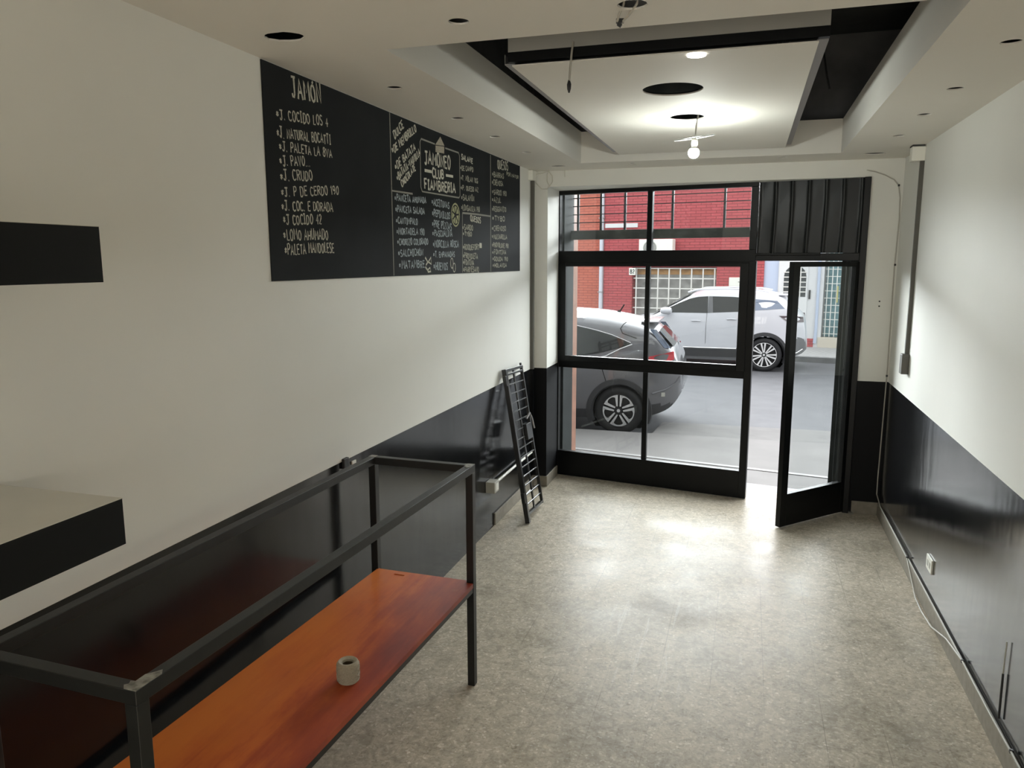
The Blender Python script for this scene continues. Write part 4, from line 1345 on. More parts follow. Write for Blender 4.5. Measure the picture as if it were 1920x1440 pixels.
def brick_mat(name, c1, c2, mortar):
    m, n, b = new_mat(name)
    t = n.nodes.new('ShaderNodeTexCoord')
    sx = n.nodes.new('ShaderNodeSeparateXYZ')
    n.links.new(t.outputs['Object'], sx.inputs['Vector'])
    cx2 = n.nodes.new('ShaderNodeCombineXYZ')
    n.links.new(sx.outputs['X'], cx2.inputs['X']); n.links.new(sx.outputs['Z'], cx2.inputs['Y'])
    br = n.nodes.new('ShaderNodeTexBrick')
    br.inputs['Scale'].default_value = 1.0
    br.inputs['Brick Width'].default_value = 0.26
    br.inputs['Row Height'].default_value = 0.072
    br.inputs['Mortar Size'].default_value = 0.009
    br.inputs['Color1'].default_value = (*c1, 1)
    br.inputs['Color2'].default_value = (*c2, 1)
    br.inputs['Mortar'].default_value = (*mortar, 1)
    n.links.new(cx2.outputs[0], br.inputs['Vector'])
    n.links.new(br.outputs['Color'], b.inputs['Base Color'])
    b.inputs['Roughness'].default_value = 0.6
    return m


M['brick_red'] = brick_mat('red_painted_brick', (0.43, 0.073, 0.080), (0.37, 0.060, 0.066), (0.22, 0.034, 0.038))
M['brick_orange'] = brick_mat('orange_painted_brick', (0.46, 0.115, 0.070), (0.41, 0.10, 0.06), (0.26, 0.06, 0.04))
M['house_white'] = simple('white_house_paint', (0.62, 0.62, 0.62), 0.7, var=0.04, vscale=2)
M['house_blue'] = simple('pale_blue_house_paint', (0.44, 0.50, 0.62), 0.7)
M['white_metal'] = simple('white_painted_iron', (0.68, 0.66, 0.62), 0.4)
M['gate_back'] = simple('grey_gate_sheet', (0.28, 0.275, 0.26), 0.5, var=0.3, vscale=5)
M['gate_wood'] = simple('ochre_wood_band', (0.44, 0.24, 0.09), 0.6, var=0.2, vscale=6)
M['teal'] = simple('teal_painted_iron', (0.18, 0.30, 0.32), 0.5, var=0.2, vscale=8)
M['dark_glass'] = simple('dark_window_glass', (0.05, 0.055, 0.055), 0.08)
M['beige'] = simple('beige_plaster', (0.55, 0.50, 0.42), 0.8)
M['yellow'] = simple('yellow_sign', (0.45, 0.42, 0.16), 0.6)
HT = 4.0


def orient(o):
    o.rotation_euler.z = math.atan2(WD.y, WD.x)


def wbuild(m_, name, mat, s, parent=None, z=ZS, **kw):
    """mesh with its own axes turned along the far facade, so brick courses follow it"""
    org = wpt(s, 0, z)
    ang = math.atan2(WD.y, WD.x)
    rot = Matrix.Rotation(-ang, 3, 'Z')
    me_pts = m_.v
    base = parent_loc(parent) if parent else org
    ref = base if parent else org
    m_.v = [ref + rot @ (Vector(p) - ref) for p in me_pts] if not parent else [ref + rot @ (Vector(p) - ref) for p in me_pts]
    o = m_.build(name, mat, parent, origin=None if parent else org, **kw)
    if not parent:
        o.rotation_euler.z = ang
    return o


def wthing(name, label, cat, s, z=ZS, o=0.0, group=None):
    t = thing(name, label, cat, wpt(s, o, z), group)
    t.rotation_euler.z = math.atan2(WD.y, WD.x)
    return t


def wpart(m_, name, mat, par, **kw):
    ang = math.atan2(WD.y, WD.x)
    rot = Matrix.Rotation(-ang, 3, 'Z')
    ref = par.location.copy() if not par.parent else par.parent.location.copy()
    loc = [rot @ (Vector(p) - ref) for p in m_.v]
    m_.v = loc
    root = par if not par.parent else par.parent
    me_o = m_.build(name, mat, None, origin=(0, 0, 0), **kw)
    me_o.parent = par
    return me_o


# red brick house with the gate opening
hs = wthing('brick_house', 'red brick house across the street behind the white car', 'house', -3.4)
mb = MB()
wbox(mb, -5.50, -4.68, 0, 0.3, ZS, HT)
wbox(mb, -2.42, -1.25, 0, 0.3, ZS, HT)
wbox(mb, -4.68, -2.42, 0, 0.3, 1.90, HT)
wbox(mb, -5.50, -1.25, 0.30, 4.0, ZS, HT)
wpart(mb, 'wall', M['brick_red'], hs)
mb = MB(); wbox(mb, -5.46, -4.55, -0.04, 0, 2.95, 3.06)
wpart(mb, 'ledge', M['house_white'], hs)
gt = wthing('garage_gate', 'white barred gate in the red brick house across the street', 'gate', -3.55)
mb = MB(); wbox(mb, -4.66, -2.44, 0.24, 0.27, ZS, 1.70); wpart(mb, 'back_sheet', M['gate_back'], gt)
mb = MB(); wbox(mb, -4.66, -2.44, 0.22, 0.27, 1.70, 1.88); tag(wpart(mb, 'wood_band', M['gate_wood'], gt), 'ochre band along the top')
for i in range(9):
    s = -4.58 + (2.10) * i / 7.0
    if s > -2.42: break
    mb = MB(); wbox(mb, s - 0.016, s + 0.016, 0.06, 0.09, ZS, 1.88); wpart(mb, 'upright_bar', M['white_metal'], gt)
for i in range(8):
    z = 1.865 - 0.265 * i
    mb = MB(); wbox(mb, -4.66, -2.44, 0.065, 0.085, z - 0.014, z + 0.014); wpart(mb, 'cross_bar', M['white_metal'], gt)

hs = wthing('brick_house', 'orange brick house front left of the drainpipe across the street', 'house', -7.0)
mb = MB(); wbox(mb, -6.28, -5.62, 0, 4, ZS, HT); wpart(mb, 'wall', M['brick_orange'], hs)
mb = MB(); wbox(mb, -14, -6.28, 0.02, 4, ZS, HT); tag(wpart(mb, 'wall', M['house_white'], hs), 'white wall left of the orange bricks')
mb = MB()
wbox(mb, -5.62, -5.50, 0.02, 4, ZS, HT)
pp_ = [wpt(-5.56, -0.04, ZS), wpt(-5.56, -0.04, 1.5), wpt(-5.56, -0.04, HT)]
dp = wthing('drainpipe', 'pale grey drainpipe running down between the orange and red bricks', 'drainpipe', -5.56)
m2 = MB(); m2.tube(pp_, 0.052, 12); wpart(m2, 'pipe', simple('pale_grey_pipe', (0.55, 0.56, 0.62), 0.5), dp, smooth=True)
for z in (1.2, 2.2, 3.2):
    m2 = MB(); wbox(m2, -5.63, -5.49, -0.095, 0, z, z + 0.03); wpart(m2, 'bracket', M['metal_dull'], dp)
wpart(mb, 'joint', M['house_white'], hs)

# number plate
npl = wthing('house_number', 'white plate with the number 82 on the red brick wall', 'number plate', -4.665, 1.68, -0.01)
mb = MB(); wbox(mb, -4.765, -4.585, -0.015, 0, 1.685, 1.875); wpart(mb, 'plate', M['plastic_white'], npl)
mb = write('82', -4.735, 1.725, -4.615, 1.725, 0.11, 0.022, P=lambda a, b, l: wpt(a, -0.016 - l, b), jitter=0)
wpart(mb, 'digits', M['cable_dark'], npl, fix=False)

# air conditioner
ac = wthing('air_conditioner', 'white air conditioner unit high on the red brick wall', 'air conditioner', -3.95, 2.28, -0.2)
mb = MB(); wbox(mb, -4.40, -3.50, -0.36, -0.06, 2.18, 2.62); wpart(mb, 'casing', M['plastic_white'], ac, bevel=0.015)
mb = MB()
c_ = wpt(-4.10, -0.365, 2.40)
for rr_ in (0.05, 0.09, 0.13, 0.17):
    mb.tube([c_ + WD * (rr_ * math.cos(2 * math.pi * i / 28)) + Vector((0, 0, rr_ * math.sin(2 * math.pi * i / 28))) for i in range(28)], 0.006, 6, closed=True)
wpart(mb, 'fan_guard', M['plastic_grey'], ac, smooth=True)
mb = MB(); mb.lathe([(0.18, 0), (0.18, 0.004)], (0, 0, 0), 28, axis='y')
mb.v = [c_ + WD * v.x + WN * (v.y) + Vector((0, 0, v.z)) for v in mb.v]
wpart(mb, 'fan_opening', M['gate_back'], ac)
for s in (-4.25, -3.65):
    mb = MB(); wbox(mb, s - 0.02, s + 0.02, -0.36, 0, 2.14, 2.18); wpart(mb, 'bracket', M['metal_dull'], ac)

ub = wthing('meter_box', 'cream meter box on the red brick wall above the white car', 'meter box', -1.92, 1.42, -0.05)
mb = MB(); wbox(mb, -2.09, -1.75, -0.06, 0, 1.42, 1.64); wpart(mb, 'box', M['plastic_white'], ub, bevel=0.008)
mb = MB(); wbox(mb, -1.86, -1.82, -0.065, -0.06, 1.52, 1.535); wpart(mb, 'latch', M['cable_dark'], ub)

# white house
hw_ = wthing('white_house', 'white house with a door and teal gate across the street', 'house', 1.5)
mb = MB()
wbox(mb, -0.90, 0.16, 0.0, 4, ZS, HT)
wbox(mb, 0.16, 1.9, 0.35, 4, ZS, HT)
wbox(mb, 1.9, 12, 0.0, 4, ZS, HT)
wbox(mb, 0.16, 1.9, 0.0, 0.35, 2.6, HT)
wpart(mb, 'wall', M['house_white'], hw_)
mb = MB(); wbox(mb, -1.25, -0.90, 0.05, 4, ZS, HT); tag(wpart(mb, 'wall', M['house_blue'], hw_), 'pale blue strip of wall')
mb = MB(); wbox(mb, 0.10, 1.9, -0.02, 0.10, ZS, 0.20); tag(wpart(mb, 'plinth', M['beige'], hw_), 'beige plinth')
mb = MB(); wbox(mb, -0.20, 0.0, -0.02, 0.0, ZS, 0.16); tag(wpart(mb, 'plinth', M['brick_red'], hw_), 'short red plinth')
dr = wthing('house_door', 'white door with an arched barred window across the street', 'door', -0.5)
mb = MB(); wbox(mb, -0.88, -0.20, -0.03, 0.0, ZS, 2.15); wpart(mb, 'door_leaf', M['house_white'], dr)
mb = MB()
ar = [(-0.76, 1.18), (-0.24, 1.18), (-0.24, 1.68)] + [(-0.50 + 0.26 * math.cos(t), 1.68 + 0.26 * math.sin(t)) for t in [math.pi * i / 10 for i in range(1, 10)]] + [(-0.76, 1.68)]
n_ = len(ar)
mb.add([wpt(a, -0.034, b) for a, b in ar] + [wpt(a, -0.028, b) for a, b in ar], [tuple(range(n_)), tuple(range(2 * n_ - 1, n_ - 1, -1))] + [(i, (i + 1) % n_, n_ + (i + 1) % n_, n_ + i) for i in range(n_)])
wpart(mb, 'arched_pane', M['dark_glass'], dr)
mb = MB()
for s in (-0.63, -0.50, -0.37):
    wbox(mb, s - 0.012, s + 0.012, -0.05, -0.034, 1.18, 1.90)
for z in (1.30, 1.42, 1.54, 1.66, 1.78):
    wbox(mb, -0.76, -0.24, -0.05, -0.034, z - 0.012, z + 0.012)
wpart(mb, 'muntin', M['white_metal'], dr)
ms = wthing('mail_slot', 'dark vertical handle plate beside the white door across the street', 'handle plate', -0.145, 1.13, -0.02)
mb = MB(); wbox(mb, -0.165, -0.125, -0.03, 0, 1.13, 1.35); wpart(mb, 'plate', M['cable_dark'], ms)
pi_ = wthing('drainpipe', 'thin pale blue drainpipe on the white house', 'drainpipe', 0.05)
mb = MB(); mb.tube([wpt(0.03, -0.03, 0.05), wpt(0.05, -0.03, 0.3), wpt(0.05, -0.03, HT)], 0.035, 10)
wpart(mb, 'pipe', M['house_blue'], pi_, smooth=True)
tg = wthing('barred_gate', 'teal barred gate beside the white house', 'gate', 0.9)
mb = MB(); wbox(mb, 0.20, 1.86, 0.28, 0.30, 0.2, 2.6); wpart(mb, 'sheet', M['teal'], tg)
for i in range(16):
    s = 0.24 + 0.105 * i
    mb = MB(); wbox(mb, s - 0.010, s + 0.010, 0.14, 0.16, 0.2, 2.6); wpart(mb, 'upright_bar', M['white_metal'], tg)
for i in range(14):
    z = 0.28 + 0.175 * i
    mb = MB(); wbox(mb, 0.18, 1.88, 0.145, 0.155, z - 0.008, z + 0.008); wpart(mb, 'cross_bar', M['white_metal'], tg)
mb = MB(); wbox(mb, 0.465, 0.492, 0.10, 0.13, 1.05, 1.45); tag(wpart(mb, 'notice', M['yellow'], tg), 'small yellow notice')

# ================================================================== CARS
def interp(tab, x):
    if x <= tab[0][0]:
        return tab[0][1]
    for (a, b), (c, d) in zip(tab, tab[1:]):
        if x <= c:
            t = (x - a) / (c - a) if c > a else 0
            return b + (d - b) * t
    return tab[-1][1]


def smooth_tab(tab, n=3):
    """Catmull style refinement of a profile table"""
    for _ in range(n):
        q = [tab[0]]
        for (a, b), (c, d) in zip(tab, tab[1:]):
            q.append((a * .75 + c * .25, b * .75 + d * .25))
            q.append((a * .25 + c * .75, b * .25 + d * .75))
        q.append(tab[-1])
        tab = q
    return tab


class Car:
    """u runs from the rear wheel towards the rear (+) and the front (-); v is height over the road"""

    def __init__(self, name, label, heading_deg, wheel, W, u_rear, u_front, top, bottom, belt, wb, tyre_r, arch_r, paint, plastic, clad_v):
        self.W, self.ur, self.uf = W, u_rear, u_front
        self.top, self.bot, self.belt = smooth_tab(top, 2), smooth_tab(bottom, 2), belt
        a = math.radians(heading_deg)
        self.d = Vector((math.cos(a), math.sin(a), 0))     # +u direction (towards the rear)
        self.n = Vector((-self.d.y, self.d.x, 0))          # away from the viewer
        self.o = Vector((wheel[0], wheel[1], ZR))          # point on the near side plane under the rear wheel
        self.root = thing(name, label, 'car', self.pt((u_front + u_rear) / 2, W, 0))
        self.wb, self.tr, self.ar = wb, tyre_r, arch_r
        self.body(paint, plastic, clad_v)

    def pt(self, u, y, v):                                  # y measured inwards from the near side plane
        return self.o + self.d * u + self.n * y + Vector((0, 0, v))

    def hw(self, u, v):
        """half width of the body at (u, v)"""
        W = self.W
        t = (u - (self.ur + self.uf) / 2) / ((self.ur - self.uf) / 2)
        plan = (1 - 0.30 * abs(t) ** 7) * (1 - 0.05 * abs(t) ** 3)
        b = interp(self.belt, u)
        if v < b:
            q = v / b
            sec = 1 - 0.07 * max(0, (0.45 - q) / 0.45) ** 1.6 - 0.025 * max(0, (q - 0.7) / 0.3) ** 2
        else:
            sec = 0.975 - 0.42 * (v - b) ** 1.05
        return W * plan * sec

    def section(self, u, nv=24):
        zb, zt = interp(self.bot, u), interp(self.top, u)
        pts = []
        for i in range(nv):
            q = i / (nv - 1)
            v = zb + (zt - zb) * q
            y = self.hw(u, v)
            k = (v - (zt - 0.10)) / 0.10
            if k > 0:
                y *= math.sqrt(max(0, 1 - 0.72 * k ** 2.6))
            pts.append((y, v))
        # roof crown to the centre
        y_e = pts[-1][0]
        for q in (0.75, 0.45, 0.15):
            pts.append((y_e * q, zt + 0.028 * (1 - q * q)))
        return pts

    def body(self, paint, plastic, clad_v):
        mb = MB()
        us = []
        N = 150
        for i in range(N + 1):
            t = i / N
            us.append(self.uf + (self.ur - self.uf) * t)
        secs = [self.section(u) for u in us]
        npt = len(secs[0])
        vs, fs, mats = [], [], []
        for u, sc in zip(us, secs):
            for (y, v) in sc:
                vs.append(self.pt(u, self.W - y, v))
            for (y, v) in reversed(sc):
                vs.append(self.pt(u, self.W + y, v))
        k = 2 * npt
        cw = [0.0, -self.wb]
        fpaint, fpl = [], []
        for i in range(N):
            uc = (us[i] + us[i + 1]) / 2
            for j in range(k - 1):
                jj = j if j < npt else k - 1 - j
                vv = [secs[i][min(q if q < npt else k - 1 - q, npt - 1)][1] for q in (j, j + 1)]
                vc = sum(vv) / 2
                side = j < 23 or j > k - 25
                if side and any(math.hypot(uc - c, vc - self.tr) < self.ar for c in cw):
                    continue
                f = (i * k + j, (i + 1) * k + j, (i + 1) * k + j + 1, i * k + j + 1)
                (fpl if vc < clad_v(uc) else fpaint).append(f)
            fpl.append((i * k, i * k + k - 1, (i + 1) * k + k - 1, (i + 1) * k))
        caps = [tuple(range(k)), tuple(N * k + j for j in range(k - 1, -1, -1))]
        mb.add(vs, fpaint + caps, paint)
        o = len(mb.v) - len(vs)
        mi = mb.mi(plastic)
        for f in fpl:
            mb.f.append([o + q for q in f]); mb.m.append(mi)
        self.body_o = mb.build('body', None, self.root, smooth=True)
        # wheel wells
        for c in cw:
            for sgn in (0, 1):
                m_ = MB()
                y0, y1 = (0.03, 0.42) if not sgn else (2 * self.W - 0.42, 2 * self.W - 0.03)
                ring = []
                nn = 28
                vsx = []
                for yy_ in (y0, y1):
                    for i in range(nn):
                        t = 2 * math.pi * i / nn
                        vsx.append(self.pt(c + (self.ar + 0.01) * math.cos(t), yy_, max(0.10, self.tr + (self.ar + 0.01) * math.sin(t))))
                fsx = [(i, (i + 1) % nn, nn + (i + 1) % nn, nn + i) for i in range(nn)]
                fsx.append(tuple(range(nn, 2 * nn)) if not sgn else tuple(range(nn)))
                m_.add(vsx, fsx)
                m_.build('wheel_well', M['car_black'], self.root)

    def arch(self, plastic, wd=0.06):
        for c in (0.0, -self.wb):
            for sgn in (0, 1):
                m_ = MB()
                vs, fs = [], []
                n = 36
                a0, a1 = math.radians(-24), math.radians(204)
                for i in range(n + 1):
                    t = a0 + (a1 - a0) * i / n
                    for rr_, push in ((self.ar - 0.03, 0.030), (self.ar - 0.012, -0.012), (self.ar + wd, -0.010), (self.ar + wd + 0.012, 0.02)):
                        u_, v_ = c + rr_ * math.cos(t), self.tr + rr_ * math.sin(t)
                        y_ = self.W - self.hw(u_, max(v_, 0.2)) + push
                        vs.append(self.pt(u_, y_ if not sgn else 2 * self.W - y_, v_))
                for i in range(n):
                    for j in range(3):
                        fs.append((i * 4 + j, i * 4 + j + 1, (i + 1) * 4 + j + 1, (i + 1) * 4 + j))
                m_.add(vs, fs)
                m_.build('wheel_arch', plastic, self.root, smooth=True)

    def patch(self, name, poly, mat, lift=0.006, both=True, parent=None, thick=0.0, sub=3):
        """panel lying on the side of the body inside the (u, v) outline"""
        pts = []
        m = len(poly)
        for i in range(m):
            a, b = poly[i], poly[(i + 1) % m]
            for q in range(sub):
                t = q / sub
                pts.append((a[0] + (b[0] - a[0]) * t, a[1] + (b[1] - a[1]) * t))
        outs = []
        for sgn in ((0, 1) if both else (0,)):
            m_ = MB()
            vs = []
            for (u, v) in pts:
                y = self.W - self.hw(u, v) - lift
                vs.append(self.pt(u, y if not sgn else 2 * self.W - y, v))
            n = len(vs)
            vin = [p + (self.n if not sgn else -self.n) * (lift + 0.03) for p in vs]
            fs = [tuple(range(n)), tuple(range(2 * n - 1, n - 1, -1))] + [(i, (i + 1) % n, n + (i + 1) % n, n + i) for i in range(n)]
            m_.add(vs + vin, fs)
            bm = m_.build(name, mat, parent or self.root)
            outs.append(bm)
        return outs

    def line(self, name, pts, r, mat, both=True, lift=0.003):
        for sgn in ((0, 1) if both else (0,)):
            m_ = MB()
            q = []
            for (u, v) in pts:
                y = self.W - self.hw(u, v) - lift
                q.append(self.pt(u, y if not sgn else 2 * self.W - y, v))
            m_.tube(q, r, 6)
            m_.build(name, mat, self.root, smooth=True)

    def wheels(self, spoke_fn, rim_r):
        for c in (0.0, -self.wb):
            for sgn in (0, 1):
                inw = 1 if not sgn else -1
                yb = 0.035 if not sgn else 2 * self.W - 0.035
                cen = self.pt(c, yb, self.tr)

                def P(a, b, dpt_):
                    return cen + self.d * a + Vector((0, 0, b)) + self.n * (inw * dpt_)
                m_ = MB()
                prof = [(rim_r - 0.005, 0.012), (rim_r + 0.012, 0.0), (self.tr - 0.05, -0.006), (self.tr - 0.015, 0.010), (self.tr, 0.035), (self.tr, 0.17), (self.tr - 0.02, 0.20), (rim_r, 0.205)]
                nn = 48
                vs, fs = [], []
                for (r_, dd) in prof:
                    for i in range(nn):
                        t = 2 * math.pi * i / nn
                        vs.append(P(r_ * math.cos(t), r_ * math.sin(t), dd))
                for i in range(len(prof) - 1):
                    for j in range(nn):
                        fs.append((i * nn + j, i * nn + (j + 1) % nn, (i + 1) * nn + (j + 1) % nn, (i + 1) * nn + j))
                m_.add(vs, fs)
                wh = m_.build('wheel', M['tyre'], self.root, smooth=True)
                m_ = MB()
                # dark barrel behind the spokes
                vs = [P(rim_r * math.cos(2 * math.pi * i / nn), rim_r * math.sin(2 * math.pi * i / nn), 0.07) for i in range(nn)]
                vs2 = [P(rim_r * math.cos(2 * math.pi * i / nn), rim_r * math.sin(2 * math.pi * i / nn), 0.012) for i in range(nn)]
                m_.add(vs + vs2, [tuple(range(nn))] + [(i, (i + 1) % nn, nn + (i + 1) % nn, nn + i) for i in range(nn)], M['rim_dark'])
                # thin bright lip
                lip = [P((rim_r - 0.003) * math.cos(2 * math.pi * i / nn), (rim_r - 0.003) * math.sin(2 * math.pi * i / nn), 0.010) for i in range(nn)]
                m_.tube(lip, 0.006, 6, M['rim_dark' if spoke_fn == 'petal' else 'alloy'], closed=True)

                def slab(poly, d0, d1, mat):
                    n = len(poly)
                    m_.add([P(a, b, d0) for a, b in poly] + [P(a, b, d1) for a, b in poly], [tuple(range(n)), tuple(range(2 * n - 1, n - 1, -1))] + [(i, (i + 1) % n, n + (i + 1) % n, n + i) for i in range(n)], mat)
                if spoke_fn == 'petal':
                    for k_ in range(5):
                        base = math.pi / 2 + 2 * math.pi * k_ / 5
                        # two bars of the spoke
                        for sg in (-1, 1):
                            ca, sa = math.cos(base), math.sin(base)
                            pr = lambda r_, t_: (r_ * ca - t_ * sa, r_ * sa + t_ * ca)
                            slab([pr(0.055, sg * 0.012), pr(0.055, sg * 0.030), pr(rim_r * 0.93, sg * 0.050), pr(rim_r * 0.97, sg * 0.014)], 0.008, 0.03, M['alloy'])
                        # rim arc joining neighbouring bars
                        t0, t1 = base + 0.19, base + 2 * math.pi / 5 - 0.19
                        segs = 10
                        outer = [(rim_r * 0.97 * math.cos(t0 + (t1 - t0) * i / segs), rim_r * 0.97 * math.sin(t0 + (t1 - t0) * i / segs)) for i in range(segs + 1)]
                        inner = []
                        for i in range(segs + 1):
                            q = i / segs
                            rr_ = rim_r * (0.90 - 0.16 * abs(2 * q - 1) ** 3)
                            t = t0 + (t1 - t0) * q
                            inner.append((rr_ * math.cos(t), rr_ * math.sin(t)))
                        for i in range(segs):
                            slab([outer[i], outer[i + 1], inner[i + 1], inner[i]], 0.008, 0.03, M['alloy'])
                else:
                    ns = 14
                    for k_ in range(ns):
                        base = 2 * math.pi * (k_ + (0.14 if k_ % 2 else -0.14)) / ns + 0.1
                        ca, sa = math.cos(base), math.sin(base)
                        pr = lambda r_, t_: (r_ * ca - t_ * sa, r_ * sa + t_ * ca)
                        slab([pr(0.03, -0.009), pr(rim_r * 0.99, -0.017), pr(rim_r * 0.99, 0.017), pr(0.03, 0.009)], 0.006, 0.03, M['alloy'])
                hubr = 0.048
                slab([(hubr * math.cos(2 * math.pi * i / 16), hubr * math.sin(2 * math.pi * i / 16)) for i in range(16)], 0.004, 0.02, M['rim_dark'])
                slab([(0.022 * math.cos(2 * math.pi * i / 12), 0.022 * math.sin(2 * math.pi * i / 12)) for i in range(12)], 0.0, 0.006, M['alloy'])
                m_.build('rim', None, wh)


M['car_black'] = simple('black_wheel_well', (0.004, 0.004, 0.004), 0.9, spec=0.1)
M['tyre'] = simple('tyre_rubber', (0.018, 0.018, 0.019), 0.75, spec=0.3)
M['rim_dark'] = simple('dark_wheel_recess', (0.012, 0.012, 0.012), 0.5)
M['alloy'] = simple('bright_alloy', (0.72, 0.72, 0.72), 0.3, metal=0.35)
M['paint_grey'] = simple('dark_grey_metallic_paint', (0.13, 0.128, 0.138), 0.3, metal=0.2, coat=1.0)
M['plastic_dark'] = simple('dark_grey_cladding', (0.030, 0.030, 0.032), 0.6)
M['paint_white'] = simple('white_car_paint', (0.54, 0.54, 0.57), 0.35, coat=1.0)
M['plastic_mid'] = simple('grey_bumper_plastic', (0.10, 0.10, 0.105), 0.6)
M['red_lens'] = simple('red_lamp_lens', (0.55, 0.03, 0.04), 0.15, coat=1.0)
M['smoke_lens'] = simple('smoked_red_lamp_lens', (0.07, 0.045, 0.05), 0.15, coat=1.0)
M['chrome'] = simple('bright_trim', (0.75, 0.75, 0.75), 0.2, metal=0.8)

# grey crossover parked by the near kerb
top = [(-3.52, 0.55), (-3.50, 0.78), (-3.40, 0.88), (-3.0, 0.97), (-2.5, 1.05), (-2.35, 1.10), (-2.0, 1.29), (-1.65, 1.47), (-1.35, 1.53), (-1.0, 1.568), (-0.69, 1.56), (-0.39, 1.542), (-0.16, 1.515), (0.11, 1.465), (0.24, 1.435), (0.36, 1.395), (0.46, 1.33), (0.56, 1.22), (0.64, 1.145), (0.70, 1.07), (0.745, 0.95), (0.775, 0.80), (0.785, 0.64)]
bot = [(-3.52, 0.42), (-3.45, 0.26), (-3.2, 0.20), (-2.6, 0.19), (-0.5, 0.20), (0.3, 0.24), (0.45, 0.27), (0.60, 0.33), (0.70, 0.42), (0.785, 0.58)]
belt = [(-3.5, 0.80), (-2.3, 0.96), (-1.5, 0.98), (-0.6, 1.01), (-0.2, 1.03), (0.3, 1.10), (0.79, 1.10)]
c1 = Car('grey_car', 'dark grey crossover car parked at the near kerb, seen through the left panes', 1.0, (-1.525, 9.594), 0.885, 0.785, -3.52, top, bot, belt, 2.61, 0.315, 0.362, M['paint_grey'], M['plastic_dark'], lambda u: 0.40 if u > 0.3 else 0.33)
c1.arch(M['plastic_dark'], 0.055)
c1.wheels('petal', 0.214)
c1.patch('side_window', [(0.14, 1.18), (0.08, 1.215), (-0.12, 1.28), (-0.33, 1.335), (-0.58, 1.385), (-0.86, 1.42), (-0.86, 1.01), (-0.57, 1.01), (-0.29, 1.05), (0.0, 1.13)], M['car_glass'])
c1.patch('side_window', [(-0.95, 1.425), (-1.30, 1.40), (-1.65, 1.29), (-2.0, 1.10), (-2.15, 1.00), (-0.95, 1.00)], M['car_glass'])
c1.line('window_trim', [(0.15, 1.175), (0.0, 1.115), (-0.18, 1.02), (-0.30, 0.99), (-0.6, 0.98), (-1.2, 0.975), (-2.1, 0.97)], 0.009, M['chrome'])
c1.line('window_trim', [(0.13, 1.195), (-0.12, 1.29), (-0.33, 1.345), (-0.58, 1.395), (-0.95, 1.435), (-1.30, 1.41), (-1.65, 1.30)], 0.006, M['chrome'])
c1.line('roof_seam', [(0.06, 1.45), (0.02, 1.42), (-0.01, 1.37), (0.02, 1.31), (0.2, 1.25)], 0.005, M['car_black'])
c1.line('door_seam', [(-0.30, 0.98), (-0.22, 0.86), (-0.18, 0.74), (-0.16, 0.68)], 0.004, M['car_black'])
c1.patch('tail_light', [(0.34, 1.02), (0.36, 0.955), (0.60, 0.955), (0.675, 0.985), (0.665, 1.09), (0.55, 1.06)], M['red_lens'], lift=0.010)
c1.patch('quarter_glass', [(0.36, 1.36), (0.44, 1.36), (0.62, 1.13), (0.55, 1.13)], M['car_glass_blue'], lift=0.006)
# rear screen
m_ = MB()
pts = [(0.45, 1.335, 0.50), (0.645, 1.140, 0.60)]
vs = []
for (u, v, hw2) in pts:
    vs += [c1.pt(u + 0.012, c1.W - hw2, v), c1.pt(u + 0.025, c1.W - hw2 * 0.4, v + 0.02), c1.pt(u + 0.025, c1.W + hw2 * 0.4, v + 0.02), c1.pt(u + 0.012, c1.W + hw2, v)]
m_.add(vs, [(0, 1, 5, 4), (1, 2, 6, 5), (2, 3, 7, 6)])
m_.build('rear_window', M['car_glass'], c1.root)
m_ = MB(); m_.bar(c1.pt(0.33, c1.W - 0.50, 1.437), c1.pt(0.33, c1.W + 0.50, 1.437), 0.22, 0.02)
m_.build('spoiler', M['paint_grey'], c1.root, bevel=0.008)
m_ = MB(); m_.tube([c1.pt(-0.13, c1.W, 1.535), c1.pt(-0.07, c1.W, 1.635)], 0.009, 8); m_.lathe([(0.035, 0), (0.012, 0.03)], c1.pt(-0.14, c1.W, 1.527), 12)
m_.build('antenna', M['car_black'], c1.root, smooth=True)
c1.line('bumper_crease', [(0.42, 0.55), (0.58, 0.60), (0.70, 0.68), (0.75, 0.76)], 0.012, M['paint_grey'])
c1.patch('reflector', [(0.53, 0.51), (0.575, 0.51), (0.575, 0.56), (0.53, 0.56)], M['plastic_grey'], lift=0.008)
# windscreen
m_ = MB()
vs = []
for (u, v, hw2) in ((-2.30, 1.125, 0.66), (-1.60, 1.49, 0.56)):
    vs += [c1.pt(u - 0.02, c1.W - hw2, v), c1.pt(u - 0.03, c1.W - hw2 * 0.4, v + 0.03), c1.pt(u - 0.03, c1.W + hw2 * 0.4, v + 0.03), c1.pt(u - 0.02, c1.W + hw2, v)]
m_.add(vs, [(0, 1, 5, 4), (1, 2, 6, 5), (2, 3, 7, 6)])
m_.build('windscreen', M['car_glass'], c1.root)

